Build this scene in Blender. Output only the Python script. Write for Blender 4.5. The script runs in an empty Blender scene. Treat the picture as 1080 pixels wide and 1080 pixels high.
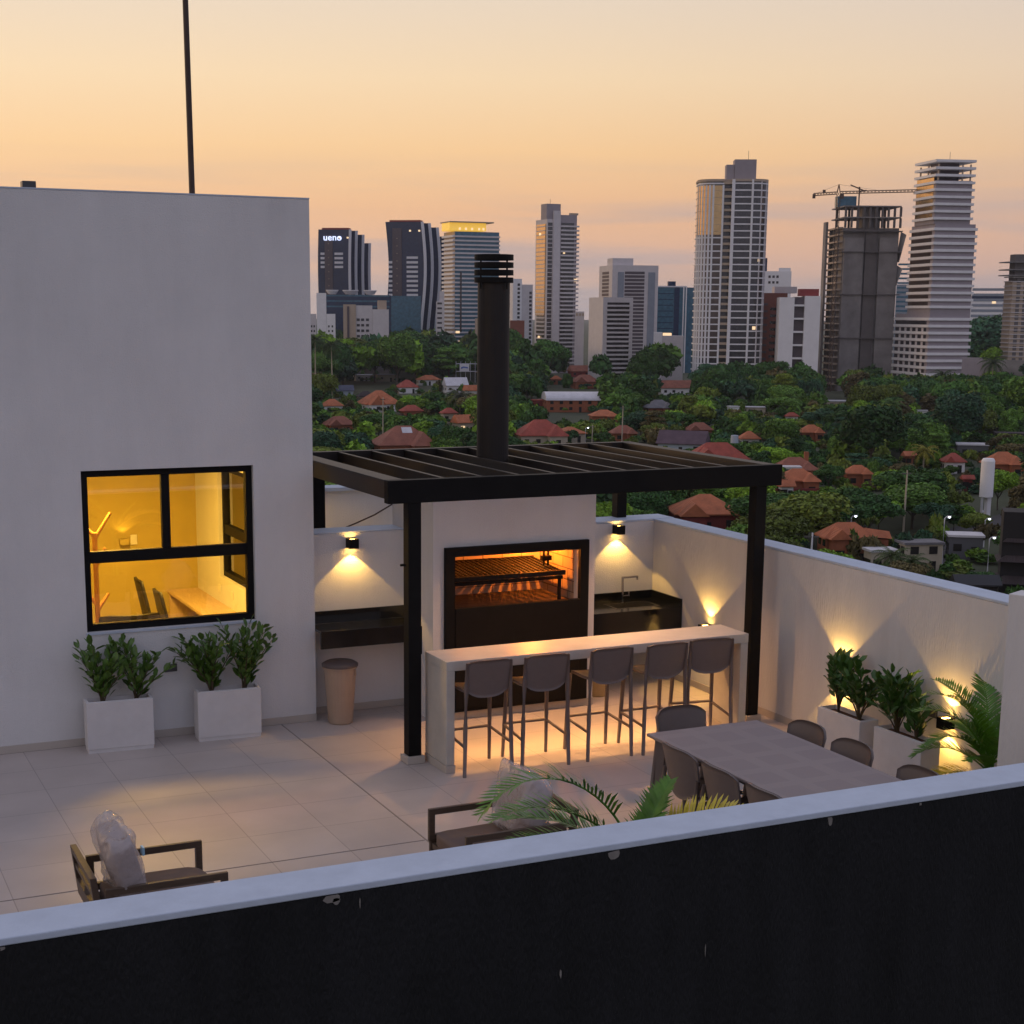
import bpy, math, random
import numpy as np
from mathutils import Vector, Matrix

sc = bpy.context.scene
COL = sc.collection
R = math.radians
rnd = random.Random(7)

# ------------------------------------------------------------------ camera
YAW, PITCH, ROLL = R(24.65813), R(10.758606), R(-0.35803)
FPX, CX, CY = 1632.22, 505.776, 639.394          # focal length / optical centre for a 1080 px picture
CAM = Vector((0.0, 0.0, 4.1))
_f = Vector((math.sin(YAW)*math.cos(PITCH), math.cos(YAW)*math.cos(PITCH), -math.sin(PITCH)))
_r = Vector((math.cos(YAW), -math.sin(YAW), 0.0))
_d = _f.cross(_r)
_r2 = _r*math.cos(ROLL) + _d*math.sin(ROLL)
_d2 = _d*math.cos(ROLL) - _r*math.sin(ROLL)
cam_data = bpy.data.cameras.new('camera')
cam = bpy.data.objects.new('camera', cam_data); COL.objects.link(cam)
cam.matrix_world = Matrix(((_r2.x, -_d2.x, -_f.x, CAM.x), (_r2.y, -_d2.y, -_f.y, CAM.y), (_r2.z, -_d2.z, -_f.z, CAM.z), (0, 0, 0, 1)))
cam_data.sensor_width = 36.0
cam_data.lens = 36.0*FPX/1080.0
cam_data.shift_x = (540.0-CX)/1080.0
cam_data.shift_y = (CY-540.0)/1080.0
cam_data.clip_start = 0.1
cam_data.clip_end = 30000.0
sc.camera = cam
sc.render.resolution_x = sc.render.resolution_y = 1024

# ------------------------------------------------------------------ sky, sun, exposure
SUN_AZ = YAW - R(62)                              # the sun has gone down to the left of the view
SUN_DIR = Vector((math.sin(SUN_AZ), math.cos(SUN_AZ), 0.0))
world = bpy.data.worlds.new('World'); sc.world = world
world.use_nodes = True
nt = world.node_tree; nt.nodes.clear()
def N(tree, kind, **kw):
    n = tree.nodes.new(kind)
    for k, v in kw.items():
        setattr(n, k, v)
    return n
def ramp(node, stops):
    cr = node.color_ramp
    while len(cr.elements) > 1:
        cr.elements.remove(cr.elements[-1])
    for i, (p, c) in enumerate(stops):
        e = cr.elements[0] if i == 0 else cr.elements.new(p)
        e.position = p
        e.color = (c[0], c[1], c[2], 1)
L = nt.links.new
tc = N(nt, 'ShaderNodeTexCoord')
sep = N(nt, 'ShaderNodeSeparateXYZ'); L(tc.outputs['Generated'], sep.inputs[0])
elev = N(nt, 'ShaderNodeMapRange'); elev.inputs[1].default_value = -0.1; elev.inputs[2].default_value = 1.0
L(sep.outputs['Z'], elev.inputs[0])
def zz(s): return (s+0.1)/1.1
west = N(nt, 'ShaderNodeValToRGB'); east = N(nt, 'ShaderNodeValToRGB')
ramp(west, [(zz(-.1), (.20, .16, .15)), (zz(-.005), (.54, .41, .37)), (zz(.012), (.60, .43, .36)), (zz(.034), (.74, .45, .31)),
            (zz(.062), (.80, .465, .265)), (zz(.097), (.88, .56, .29)), (zz(.14), (.86, .64, .41)), (zz(.20), (.73, .62, .515)), (zz(.40), (.52, .48, .51)), (zz(1), (.37, .40, .55))])
ramp(east, [(zz(-.1), (.07, .07, .085)), (zz(0), (.30, .285, .34)), (zz(.15), (.40, .385, .47)), (zz(.4), (.40, .405, .54)), (zz(1), (.37, .40, .55))])
L(elev.outputs[0], west.inputs[0]); L(elev.outputs[0], east.inputs[0])
dot = N(nt, 'ShaderNodeVectorMath', operation='DOT_PRODUCT'); L(tc.outputs['Generated'], dot.inputs[0]); dot.inputs[1].default_value = SUN_DIR
azf = N(nt, 'ShaderNodeMapRange'); azf.interpolation_type = 'SMOOTHSTEP'; azf.inputs[1].default_value = -0.55; azf.inputs[2].default_value = 0.45
L(dot.outputs['Value'], azf.inputs[0])
mixs = N(nt, 'ShaderNodeMix', data_type='RGBA'); L(azf.outputs[0], mixs.inputs[0]); L(east.outputs[0], mixs.inputs[6]); L(west.outputs[0], mixs.inputs[7])
# brighter, yellower glow towards the place where the sun set
glow = N(nt, 'ShaderNodeMapRange'); glow.inputs[1].default_value = 0.35; glow.inputs[2].default_value = 1.0; glow.inputs[3].default_value = 0.0; glow.inputs[4].default_value = 1.0
L(dot.outputs['Value'], glow.inputs[0])
glowz = N(nt, 'ShaderNodeMapRange'); glowz.inputs[1].default_value = 0.0; glowz.inputs[2].default_value = 0.45; glowz.inputs[3].default_value = 1.0; glowz.inputs[4].default_value = 0.0
L(sep.outputs['Z'], glowz.inputs[0])
gm = N(nt, 'ShaderNodeMath', operation='MULTIPLY'); L(glow.outputs[0], gm.inputs[0]); L(glowz.outputs[0], gm.inputs[1])
gadd = N(nt, 'ShaderNodeMix', data_type='RGBA', blend_type='ADD'); L(gm.outputs[0], gadd.inputs[0]); L(mixs.outputs[2], gadd.inputs[6]); gadd.inputs[7].default_value = (.20, .15, .08, 1)
# thin flat streaks of evening cloud low over the city
mp = N(nt, 'ShaderNodeMapping'); mp.inputs['Scale'].default_value = (2.2, 2.2, 34.0); L(tc.outputs['Generated'], mp.inputs[0])
cn = N(nt, 'ShaderNodeTexNoise'); cn.inputs['Scale'].default_value = 1.6; cn.inputs['Detail'].default_value = 5.0; L(mp.outputs[0], cn.inputs['Vector'])
cm = N(nt, 'ShaderNodeMapRange'); cm.interpolation_type = 'SMOOTHSTEP'; cm.inputs[1].default_value = 0.44; cm.inputs[2].default_value = 0.72
L(cn.outputs[0], cm.inputs[0])
cz = N(nt, 'ShaderNodeMapRange'); cz.interpolation_type = 'SMOOTHSTEP'; cz.inputs[1].default_value = 0.035; cz.inputs[2].default_value = 0.11; cz.inputs[3].default_value = 0.65; cz.inputs[4].default_value = 0.0
L(sep.outputs['Z'], cz.inputs[0])
cmul = N(nt, 'ShaderNodeMath', operation='MULTIPLY'); L(cm.outputs[0], cmul.inputs[0]); L(cz.outputs[0], cmul.inputs[1])
cmix = N(nt, 'ShaderNodeMix', data_type='RGBA'); L(cmul.outputs[0], cmix.inputs[0]); L(gadd.outputs[2], cmix.inputs[6]); cmix.inputs[7].default_value = (.38, .36, .40, 1)
bg1 = N(nt, 'ShaderNodeBackground'); L(cmix.outputs[2], bg1.inputs[0]); bg1.inputs[1].default_value = 1.08
sky = N(nt, 'ShaderNodeTexSky', sky_type='NISHITA'); sky.sun_disc = False; sky.sun_elevation = R(3); sky.sun_rotation = SUN_AZ
bg2 = N(nt, 'ShaderNodeBackground'); L(sky.outputs[0], bg2.inputs[0]); bg2.inputs[1].default_value = 0.004
adds = N(nt, 'ShaderNodeAddShader'); L(bg1.outputs[0], adds.inputs[0]); L(bg2.outputs[0], adds.inputs[1])
wout = N(nt, 'ShaderNodeOutputWorld'); L(adds.outputs[0], wout.inputs[0])

sund = bpy.data.lights.new('sun', 'SUN'); sund.energy = 0.6; sund.angle = R(12); sund.color = (1.0, .60, .30)
sun = bpy.data.objects.new('sun', sund); COL.objects.link(sun)
sv = Vector((SUN_DIR.x*math.cos(R(3)), SUN_DIR.y*math.cos(R(3)), math.sin(R(3))))
sun.rotation_euler = sv.to_track_quat('Z', 'Y').to_euler()
sc.view_settings.view_transform = 'Standard'
sc.view_settings.look = 'None'
sc.view_settings.exposure = 0.0
sc.view_settings.gamma = 1.0
sc.cycles.use_denoising = True
sc.cycles.max_bounces = 8
sc.cycles.transparent_max_bounces = 16
sc.cycles.sample_clamp_indirect = 4.0
sc.cycles.volume_bounces = 0

# ------------------------------------------------------------------ helpers
class MB:
    """collects faces for one mesh"""
    def __init__(s):
        s.v = []; s.f = []
    def add(s, vs, fs):
        o = len(s.v); s.v += [tuple(q) for q in vs]; s.f += [tuple(i+o for i in q) for q in fs]
        return s
    def box(s, x0, x1, y0, y1, z0, z1, M=None):
        vs = [(x, y, z) for z in (z0, z1) for y in (y0, y1) for x in (x0, x1)]
        if M is not None: vs = [M @ Vector(q) for q in vs]
        return s.add(vs, [(0, 2, 3, 1), (4, 5, 7, 6), (0, 1, 5, 4), (2, 6, 7, 3), (0, 4, 6, 2), (1, 3, 7, 5)])
    def prism(s, poly, z0, z1):
        n = len(poly)
        vs = [(p[0], p[1], z0) for p in poly] + [(p[0], p[1], z1) for p in poly]
        fs = [tuple(range(n-1, -1, -1)), tuple(range(n, 2*n))] + [(i, (i+1) % n, n+(i+1) % n, n+i) for i in range(n)]
        return s.add(vs, fs)
    def prismy(s, poly, y0, y1):
        """polygon in x,z drawn through y"""
        n = len(poly)
        vs = [(p[0], y0, p[1]) for p in poly] + [(p[0], y1, p[1]) for p in poly]
        fs = [tuple(range(n)), tuple(range(2*n-1, n-1, -1))] + [(i, n+i, n+(i+1) % n, (i+1) % n) for i in range(n)]
        return s.add(vs, fs)
    def path(s, pts, rad, n=8, cap=True):
        pts = [Vector(p) for p in pts]
        if not isinstance(rad, (list, tuple)): rad = [rad]*len(pts)
        vs = []; fs = []
        up = Vector((0, 0, 1))
        for i, p in enumerate(pts):
            t = (pts[min(i+1, len(pts)-1)]-pts[max(i-1, 0)]).normalized()
            a = t.cross(up)
            if a.length < 1e-3: a = t.cross(Vector((1, 0, 0)))
            a.normalize(); b = t.cross(a)
            for k in range(n):
                an = 2*math.pi*(k+.5)/n
                vs.append(p + (a*math.cos(an)+b*math.sin(an))*rad[i])
        for i in range(len(pts)-1):
            for k in range(n):
                k2 = (k+1) % n
                fs.append((i*n+k, i*n+k2, (i+1)*n+k2, (i+1)*n+k))
        if cap:
            fs.append(tuple(range(n))); fs.append(tuple(range(len(pts)*n-1, (len(pts)-1)*n-1, -1)))
        return s.add(vs, fs)
    def lathe(s, prof, n=24, c=(0, 0)):
        vs = []; fs = []
        for (r, z) in prof:
            for k in range(n):
                a = 2*math.pi*k/n
                vs.append((c[0]+r*math.cos(a), c[1]+r*math.sin(a), z))
        for i in range(len(prof)-1):
            for k in range(n):
                k2 = (k+1) % n
                fs.append((i*n+k, i*n+k2, (i+1)*n+k2, (i+1)*n+k))
        return s.add(vs, fs)
    def frame(s, x0, x1, z0, z1, hx0, hx1, hz0, hz1, y0, y1):
        """wall slab in x,z with a rectangular hole, one closed skin"""
        xs = [x0, hx0, hx1, x1]; zs = [z0, hz0, hz1, z1]
        vs = [(x, y, z) for y in (y0, y1) for z in zs for x in xs]
        I = lambda y, j, i: y*16+j*4+i
        fs = []
        for j in range(3):
            for i in range(3):
                if i == 1 and j == 1: continue
                fs.append((I(0, j, i), I(0, j, i+1), I(0, j+1, i+1), I(0, j+1, i)))
                fs.append((I(1, j, i), I(1, j+1, i), I(1, j+1, i+1), I(1, j, i+1)))
        for i in range(3):
            fs.append((I(0, 0, i), I(1, 0, i), I(1, 0, i+1), I(0, 0, i+1)))
            fs.append((I(0, 3, i), I(0, 3, i+1), I(1, 3, i+1), I(1, 3, i)))
            fs.append((I(0, i, 0), I(0, i+1, 0), I(1, i+1, 0), I(1, i, 0)))
            fs.append((I(0, i, 3), I(1, i, 3), I(1, i+1, 3), I(0, i+1, 3)))
        fs += [(I(0, 1, 1), I(1, 1, 1), I(1, 1, 2), I(0, 1, 2)), (I(0, 2, 1), I(0, 2, 2), I(1, 2, 2), I(1, 2, 1)),
               (I(0, 1, 1), I(0, 2, 1), I(1, 2, 1), I(1, 1, 1)), (I(0, 1, 2), I(1, 1, 2), I(1, 2, 2), I(0, 2, 2))]
        return s.add(vs, fs)
    def swap_xy(s, x_at=0.0):
        """turn a slab drawn in x,z into one drawn in y,z"""
        s.v = [(y+x_at, x, z) for (x, y, z) in s.v]; s.f = [tuple(reversed(q)) for q in s.f]
        return s
    def sheet(s, grid, th):
        """curved panel: grid of points, thickened along its normals"""
        nu = len(grid); nv = len(grid[0])
        P = np.array(grid, float)
        du = np.gradient(P, axis=0); dv = np.gradient(P, axis=1)
        nn = np.cross(du, dv); nn /= np.linalg.norm(nn, axis=2, keepdims=True)+1e-9
        A = P+nn*th/2; B = P-nn*th/2
        vs = [tuple(q) for q in A.reshape(-1, 3)]+[tuple(q) for q in B.reshape(-1, 3)]
        o = nu*nv; fs = []
        for i in range(nu-1):
            for j in range(nv-1):
                a, b, c, d = i*nv+j, i*nv+j+1, (i+1)*nv+j+1, (i+1)*nv+j
                fs.append((a, d, c, b)); fs.append((o+a, o+b, o+c, o+d))
        for i in range(nu-1):
            for j, fl in ((0, 1), (nv-1, 0)):
                a, b = i*nv+j, (i+1)*nv+j
                fs.append((a, o+a, o+b, b) if fl == 0 else (a, b, o+b, o+a))
        for j in range(nv-1):
            for i, fl in ((0, 0), (nu-1, 1)):
                a, b = i*nv+j, i*nv+j+1
                fs.append((a, o+a, o+b, b) if fl == 0 else (a, b, o+b, o+a))
        return s.add(vs, fs)

def link(name, mb, m, parent=None, bevel=0, smooth=False, off=True, sub=0):
    """one mesh object; with a parent standing unrotated, world coordinates are shifted to the parent"""
    me = bpy.data.meshes.new(name)
    v = mb.v
    if parent is not None and off:
        p = world_loc(parent)
        v = [(a-p[0], b-p[1], c-p[2]) for a, b, c in v]
    me.from_pydata(v, [], mb.f); me.update()
    if m is not None: me.materials.append(m)
    if smooth:
        me.polygons.foreach_set('use_smooth', [True]*len(me.polygons))
    o = bpy.data.objects.new(name, me); COL.objects.link(o)
    if parent is not None: o.parent = parent
    if bevel:
        b = o.modifiers.new('bevel', 'BEVEL'); b.width = bevel; b.segments = 2; b.limit_method = 'ANGLE'; b.angle_limit = R(40)
    if sub:
        b = o.modifiers.new('sub', 'SUBSURF'); b.levels = sub; b.render_levels = sub
    return o
def world_loc(o):
    p = Vector(o.location)
    while o.parent is not None:
        o = o.parent; p = p + Vector(o.location)
    return p
def tag(o, label, cat, group=None, kind=None):
    o['label'] = label; o['category'] = cat
    if group: o['group'] = group
    if kind: o['kind'] = kind
    return o
def thing(name, label, cat, loc=(0, 0, 0), rz=0.0, group=None):
    o = bpy.data.objects.new(name, None); COL.objects.link(o)
    o.empty_display_size = .1
    o.location = loc; o.rotation_euler = (0, 0, rz)
    return tag(o, label, cat, group)
def struct(name, mb, m, label=None):
    o = link(name, mb, m); o['kind'] = 'structure'
    if label: o['label'] = label
    return o
def dup(root, loc, rz, label=None, group=None, scale=None):
    r = root.copy(); COL.objects.link(r); r.location = loc; r.rotation_euler = (0, 0, rz)
    if label: r['label'] = label
    if group: r['group'] = group
    if scale: r.scale = scale
    for ch in list(root.children):
        c = ch.copy(); COL.objects.link(c); c.parent = r
        for g in list(ch.children):
            d = g.copy(); COL.objects.link(d); d.parent = c
    return r
def rep(o, offs):
    """more copies of one part on the same thing"""
    for q in offs:
        c = o.copy(); COL.objects.link(c); c.parent = o.parent
        c.location = Vector(o.location)+Vector(q)

# ------------------------------------------------------------------ materials
STREAKY = ('white_stucco', 'brushed_stucco', 'black_waterproof_paint')
def mat(name, col, rough=.7, metal=0.0, var=.0, vscale=4.0, bump=0.0, bscale=60.0, stretch=None, spec=.5, emit=None, estr=0.0, coat=0.0):
    m = bpy.data.materials.new(name); m.use_nodes = True
    t = m.node_tree; b = t.nodes['Principled BSDF']
    b.inputs['Base Color'].default_value = (*col, 1); b.inputs['Roughness'].default_value = rough
    b.inputs['Metallic'].default_value = metal; b.inputs['Specular IOR Level'].default_value = spec
    b.inputs['Coat Weight'].default_value = coat
    if emit: b.inputs['Emission Color'].default_value = (*emit, 1); b.inputs['Emission Strength'].default_value = estr
    if var or bump:
        c = N(t, 'ShaderNodeTexCoord'); mpn = N(t, 'ShaderNodeMapping'); t.links.new(c.outputs['Object'], mpn.inputs[0])
        if stretch: mpn.inputs['Scale'].default_value = stretch
    if var:
        n = N(t, 'ShaderNodeTexNoise'); n.inputs['Scale'].default_value = vscale; n.inputs['Detail'].default_value = 6; n.inputs['Roughness'].default_value = .6
        t.links.new(mpn.outputs[0], n.inputs['Vector'])
        r = N(t, 'ShaderNodeMapRange'); r.inputs[1].default_value = .3; r.inputs[2].default_value = .7; r.inputs[3].default_value = 1-var; r.inputs[4].default_value = 1+var*.6
        if name in STREAKY:
            m2 = N(t, 'ShaderNodeMapping'); m2.inputs['Scale'].default_value = (1.7, 1.7, .30); t.links.new(c.outputs['Object'], m2.inputs[0])
            n3 = N(t, 'ShaderNodeTexNoise'); n3.inputs['Scale'].default_value = 1.5; n3.inputs['Detail'].default_value = 8; n3.inputs['Roughness'].default_value = .65; t.links.new(m2.outputs[0], n3.inputs['Vector'])
            av = N(t, 'ShaderNodeMath', operation='ADD'); t.links.new(n.outputs[0], av.inputs[0]); t.links.new(n3.outputs[0], av.inputs[1])
            hf = N(t, 'ShaderNodeMath', operation='MULTIPLY'); hf.inputs[1].default_value = .5; t.links.new(av.outputs[0], hf.inputs[0]); t.links.new(hf.outputs[0], r.inputs[0])
        else:
            t.links.new(n.outputs[0], r.inputs[0])
        x = N(t, 'ShaderNodeMix', data_type='RGBA', blend_type='MULTIPLY'); x.inputs[0].default_value = 1
        x.inputs[6].default_value = (*col, 1); t.links.new(r.outputs[0], x.inputs[7]); t.links.new(x.outputs[2], b.inputs['Base Color'])
    if bump:
        n2 = N(t, 'ShaderNodeTexNoise'); n2.inputs['Scale'].default_value = bscale; n2.inputs['Detail'].default_value = 4
        t.links.new(mpn.outputs[0], n2.inputs['Vector'])
        bp = N(t, 'ShaderNodeBump'); bp.inputs['Strength'].default_value = bump; bp.inputs['Distance'].default_value = .02
        t.links.new(n2.outputs[0], bp.inputs['Height']); t.links.new(bp.outputs[0], b.inputs['Normal'])
    return m

M = {}
M['stucco'] = mat('white_stucco', (.67, .66, .65), .85, var=.10, vscale=1.3, bump=.35, bscale=90)
M['stucco_brushed'] = mat('brushed_stucco', (.64, .62, .60), .85, var=.09, vscale=5, bump=.35, bscale=60, stretch=(1, 1, .18))
M['coping'] = mat('light_coping', (.50, .56, .65), .8, var=.08, vscale=6, bump=.15, bscale=50)
M['skirt'] = mat('beige_skirting', (.46, .41, .36), .6, var=.06)
M['black_metal'] = mat('black_painted_metal', (.008, .0075, .0075), .6, var=.2, vscale=9, spec=.14)
M['rafter'] = mat('dark_brown_metal', (.016, .012, .010), .5, var=.15, vscale=9, spec=.35)
M['granite'] = mat('black_granite', (.010, .010, .010), .12, var=.5, vscale=80)
M['concrete'] = mat('light_concrete', (.50, .47, .42), .38, var=.10, vscale=5, bump=.06, bscale=40)
M['planter'] = mat('white_planter_concrete', (.62, .60, .59), .75, var=.06, vscale=6, bump=.12, bscale=80)
M['soil'] = mat('reddish_soil', (.085, .035, .018), .95, var=.5, vscale=30, bump=.8, bscale=60)
M['leaf'] = mat('ficus_leaf', (.050, .125, .018), .38, var=.45, vscale=14)
M['leaf2'] = mat('young_ficus_leaf', (.080, .16, .022), .4, var=.4, vscale=14)
M['stem'] = mat('plant_stem', (.07, .05, .025), .8)
M['frond'] = mat('palm_frond', (.085, .215, .012), .42, var=.4, vscale=9)
M['frond_yellow'] = mat('yellowed_and_lamplit_frond', (.55, .42, .012), .5, var=.25, vscale=9)
M['pot'] = mat('dark_pot', (.03, .025, .03), .5)
M['stool'] = mat('taupe_plastic', (.15, .115, .105), .5, var=.05, vscale=20)
M['chair'] = mat('grey_brown_plastic', (.14, .11, .10), .5, var=.05, vscale=20)
M['wood'] = mat('dark_wood_frame', (.085, .055, .035), .5, var=.25, vscale=8, stretch=(1, 6, 6))
M['plastic'] = mat('clear_plastic_wrap', (.62, .56, .55), .22, var=.12, vscale=9, bump=1.0, bscale=22, coat=.3)
M['plastic'].node_tree.nodes['Principled BSDF'].inputs['Alpha'].default_value = .45
M['cushion'] = mat('brown_cushion', (.30, .22, .19), .9, var=.1)
M['seat_fabric'] = mat('brown_seat_fabric', (.14, .095, .075), .9, var=.1)
M['bin'] = mat('beige_plastic_bin', (.40, .29, .21), .5, var=.06)
M['bin_lid'] = mat('dark_bin_lid', (.10, .07, .06), .5)
M['steel'] = mat('brushed_steel', (.45, .43, .40), .25, metal=1.0, var=.1, vscale=20, stretch=(1, 12, 1))
M['chrome'] = mat('chrome', (.6, .58, .55), .12, metal=1.0)
M['brass_pot'] = mat('ochre_pail', (.42, .30, .14), .5, var=.1)
M['pole'] = mat('rusty_dark_pole', (.05, .028, .02), .6, var=.3, vscale=5)
M['darkwall'] = mat('black_waterproof_paint', (.0095, .0095, .011), .7, var=.75, vscale=3.0, bump=.6, bscale=45, stretch=(1.6, 1, .45), spec=.35)
M['iron'] = mat('grill_iron', (.016, .011, .009), .75, spec=.2, var=.3, vscale=20)
M['plastic_white'] = mat('white_plastic', (.7, .68, .62), .5)
M['grey_plate'] = mat('dark_grey_plate', (.06, .06, .065), .45)
M['room_wall'] = mat('lamplight_yellow_wall', (.42, .33, .095), .8, var=.04)  # yellow of the lamplight is painted into the wall colour
M['desk'] = mat('light_wood_desk', (.55, .40, .24), .5, var=.15, vscale=6, stretch=(8, 1, 1))
M['rack'] = mat('pine_coat_rack', (.42, .19, .06), .6)
M['office_black'] = mat('dark_office_chair', (.02, .018, .016), .55)
M['lens_warm'] = mat('lit_warm_lens', (.9, .7, .4), .5, emit=(1, .56, .13), estr=26)
M['led_warm'] = mat('lit_warm_strip', (.9, .7, .4), .5, emit=(1, .50, .16), estr=5)
M['ceiling_lamp'] = mat('lit_ceiling_panel', (.9, .8, .5), .5, emit=(1, .6, .10), estr=4.0)
M['grout_joint'] = mat('dark_joint', (.26, .225, .20), .9)
M['tagblue'] = mat('pale_blue_tag', (.35, .6, .75), .6)
M['paintchip'] = mat('bare_render_chip', (.22, .20, .18), .9, var=.2, vscale=20)

def glass_mat(name, tint=(.9, .9, .9), refl=.10, rough=.0):
    m = bpy.data.materials.new(name); m.use_nodes = True
    t = m.node_tree; t.nodes.clear()
    o = N(t, 'ShaderNodeOutputMaterial'); mx = N(t, 'ShaderNodeMixShader'); tr = N(t, 'ShaderNodeBsdfTransparent'); gl = N(t, 'ShaderNodeBsdfGlossy')
    tr.inputs[0].default_value = (*tint, 1); gl.inputs['Roughness'].default_value = rough; gl.inputs[0].default_value = (.9, .9, .9, 1)
    fr = N(t, 'ShaderNodeFresnel'); fr.inputs[0].default_value = 1.45
    mu = N(t, 'ShaderNodeMath', operation='MULTIPLY'); mu.inputs[1].default_value = refl/.04; mu.use_clamp = True
    t.links.new(fr.outputs[0], mu.inputs[0]); t.links.new(mu.outputs[0], mx.inputs[0])
    t.links.new(tr.outputs[0], mx.inputs[1]); t.links.new(gl.outputs[0], mx.inputs[2]); t.links.new(mx.outputs[0], o.inputs[0])
    return m
M['pane'] = glass_mat('window_pane', (.93, .91, .88), .075)

def tile_floor_mat():
    m = bpy.data.materials.new('porcelain_floor_tiles'); m.use_nodes = True
    t = m.node_tree; b = t.nodes['Principled BSDF']
    c = N(t, 'ShaderNodeTexCoord'); mpn = N(t, 'ShaderNodeMapping'); t.links.new(c.outputs['Object'], mpn.inputs[0])
    mpn.inputs['Location'].default_value = (-4.497+.632*8, -10.78+.632*20, 0)
    br = N(t, 'ShaderNodeTexBrick'); br.offset = 0.0; br.squash = 1.0
    br.inputs['Scale'].default_value = 1.0; br.inputs['Brick Width'].default_value = .632; br.inputs['Row Height'].default_value = .632
    br.inputs['Mortar Size'].default_value = .0045; br.inputs['Mortar Smooth'].default_value = .3; br.inputs['Bias'].default_value = 0
    br.inputs['Color1'].default_value = (.45, .39, .355, 1); br.inputs['Color2'].default_value = (.485, .42, .38, 1); br.inputs['Mortar'].default_value = (.31, .265, .24, 1)
    t.links.new(mpn.outputs[0], br.inputs['Vector'])
    n = N(t, 'ShaderNodeTexNoise'); n.inputs['Scale'].default_value = 1.7; n.inputs['Detail'].default_value = 7
    t.links.new(c.outputs['Object'], n.inputs['Vector'])
    r = N(t, 'ShaderNodeMapRange'); r.inputs[1].default_value = .3; r.inputs[2].default_value = .7; r.inputs[3].default_value = .90; r.inputs[4].default_value = 1.06
    t.links.new(n.outputs[0], r.inputs[0])
    x = N(t, 'ShaderNodeMix', data_type='RGBA', blend_type='MULTIPLY'); x.inputs[0].default_value = 1
    t.links.new(br.outputs['Color'], x.inputs[6]); t.links.new(r.outputs[0], x.inputs[7]); t.links.new(x.outputs[2], b.inputs['Base Color'])
    b.inputs['Roughness'].default_value = .5
    return m
M['tiles'] = tile_floor_mat()

def brick_mat(name, c1, c2, mortar, w, h, rough=.8, swap='xz'):
    m = bpy.data.materials.new(name); m.use_nodes = True
    t = m.node_tree; b = t.nodes['Principled BSDF']; b.inputs['Roughness'].default_value = rough
    c = N(t, 'ShaderNodeTexCoord'); s = N(t, 'ShaderNodeSeparateXYZ'); t.links.new(c.outputs['Object'], s.inputs[0])
    ad = N(t, 'ShaderNodeMath', operation='ADD'); t.links.new(s.outputs['X'], ad.inputs[0]); t.links.new(s.outputs['Y'], ad.inputs[1])
    cb = N(t, 'ShaderNodeCombineXYZ'); t.links.new(ad.outputs[0], cb.inputs[0]); t.links.new(s.outputs['Z'], cb.inputs[1])
    br = N(t, 'ShaderNodeTexBrick'); br.inputs['Scale'].default_value = 1; br.inputs['Brick Width'].default_value = w; br.inputs['Row Height'].default_value = h
    br.inputs['Mortar Size'].default_value = .006; br.inputs['Color1'].default_value = (*c1, 1); br.inputs['Color2'].default_value = (*c2, 1); br.inputs['Mortar'].default_value = (*mortar, 1)
    t.links.new(cb.outputs[0], br.inputs['Vector']); t.links.new(br.outputs['Color'], b.inputs['Base Color'])
    return m
M['ash'] = mat('sooty_hearth', (.07, .045, .03), .9, var=.5, vscale=14, bump=.4)
M['firebrick'] = brick_mat('refractory_brick', (.50, .38, .26), (.56, .42, .30), (.20, .14, .09), .23, .12)
# ================================================================== THE ROOF TERRACE
FY = 14.58                      # face of the white room
struct('terrace_floor', MB().box(-2.2, 9.2, 6.68, 14.58, -.12, 0).box(4.87, 9.2, 14.58, 15.24, -.12, 0), M['tiles'])
struct('floor_joint', MB().box(4.490, 4.502, 6.7, 14.56, 0, .003).box(-2.2, 4.484, 10.772, 10.782, 0, .003), M['grout_joint'])

# the apartment block the terrace sits on
blk = thing('apartment_block', 'dark apartment block under the roof terrace', 'building', (3.5, 12, -34))
link('wall', MB().box(-2.5, 9.47, 6.43, 18.9, -34, -.12), M['darkwall'], blk)

# front parapet: black outside, pale coping
par = thing('parapet_wall', 'long black parapet wall with pale coping across the foreground', 'wall', (3.5, 6.545, -.12))
link('wall', MB().box(-2.5, 9.47, 6.41, 6.68, -.12, 1.462), M['darkwall'], par)
link('coping', MB().box(-2.5, 9.48, 6.405, 6.685, 1.465, 1.50), M['coping'], par, bevel=.006)
# places where the black paint has come off under the coping
chips = MB()
for (cx, cz, w, h, s) in ((2.205, 1.452, .11, .035, 3), (2.225, 1.425, .05, .02, 4), (3.69, 1.445, .07, .028, 5), (5.01, 1.448, .035, .045, 6), (5.62, 1.456, .02, .012, 8), (.74, 1.455, .03, .012, 9), (2.34, 1.40, .008, .03, 12), (3.40, .86, .012, .03, 10), (4.25, .84, .006, .04, 11)):
    q = random.Random(s); pts = []
    for k in range(9):
        a = -2*math.pi*k/9; rr = q.uniform(.55, 1.1)
        pts.append((cx+w*.5*rr*math.cos(a), min(cz+h*rr*math.sin(a), 1.461)))
    chips.prismy(pts, 6.4075, 6.41)
link('bare_patch', chips, M['paintchip'], par)

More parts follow.
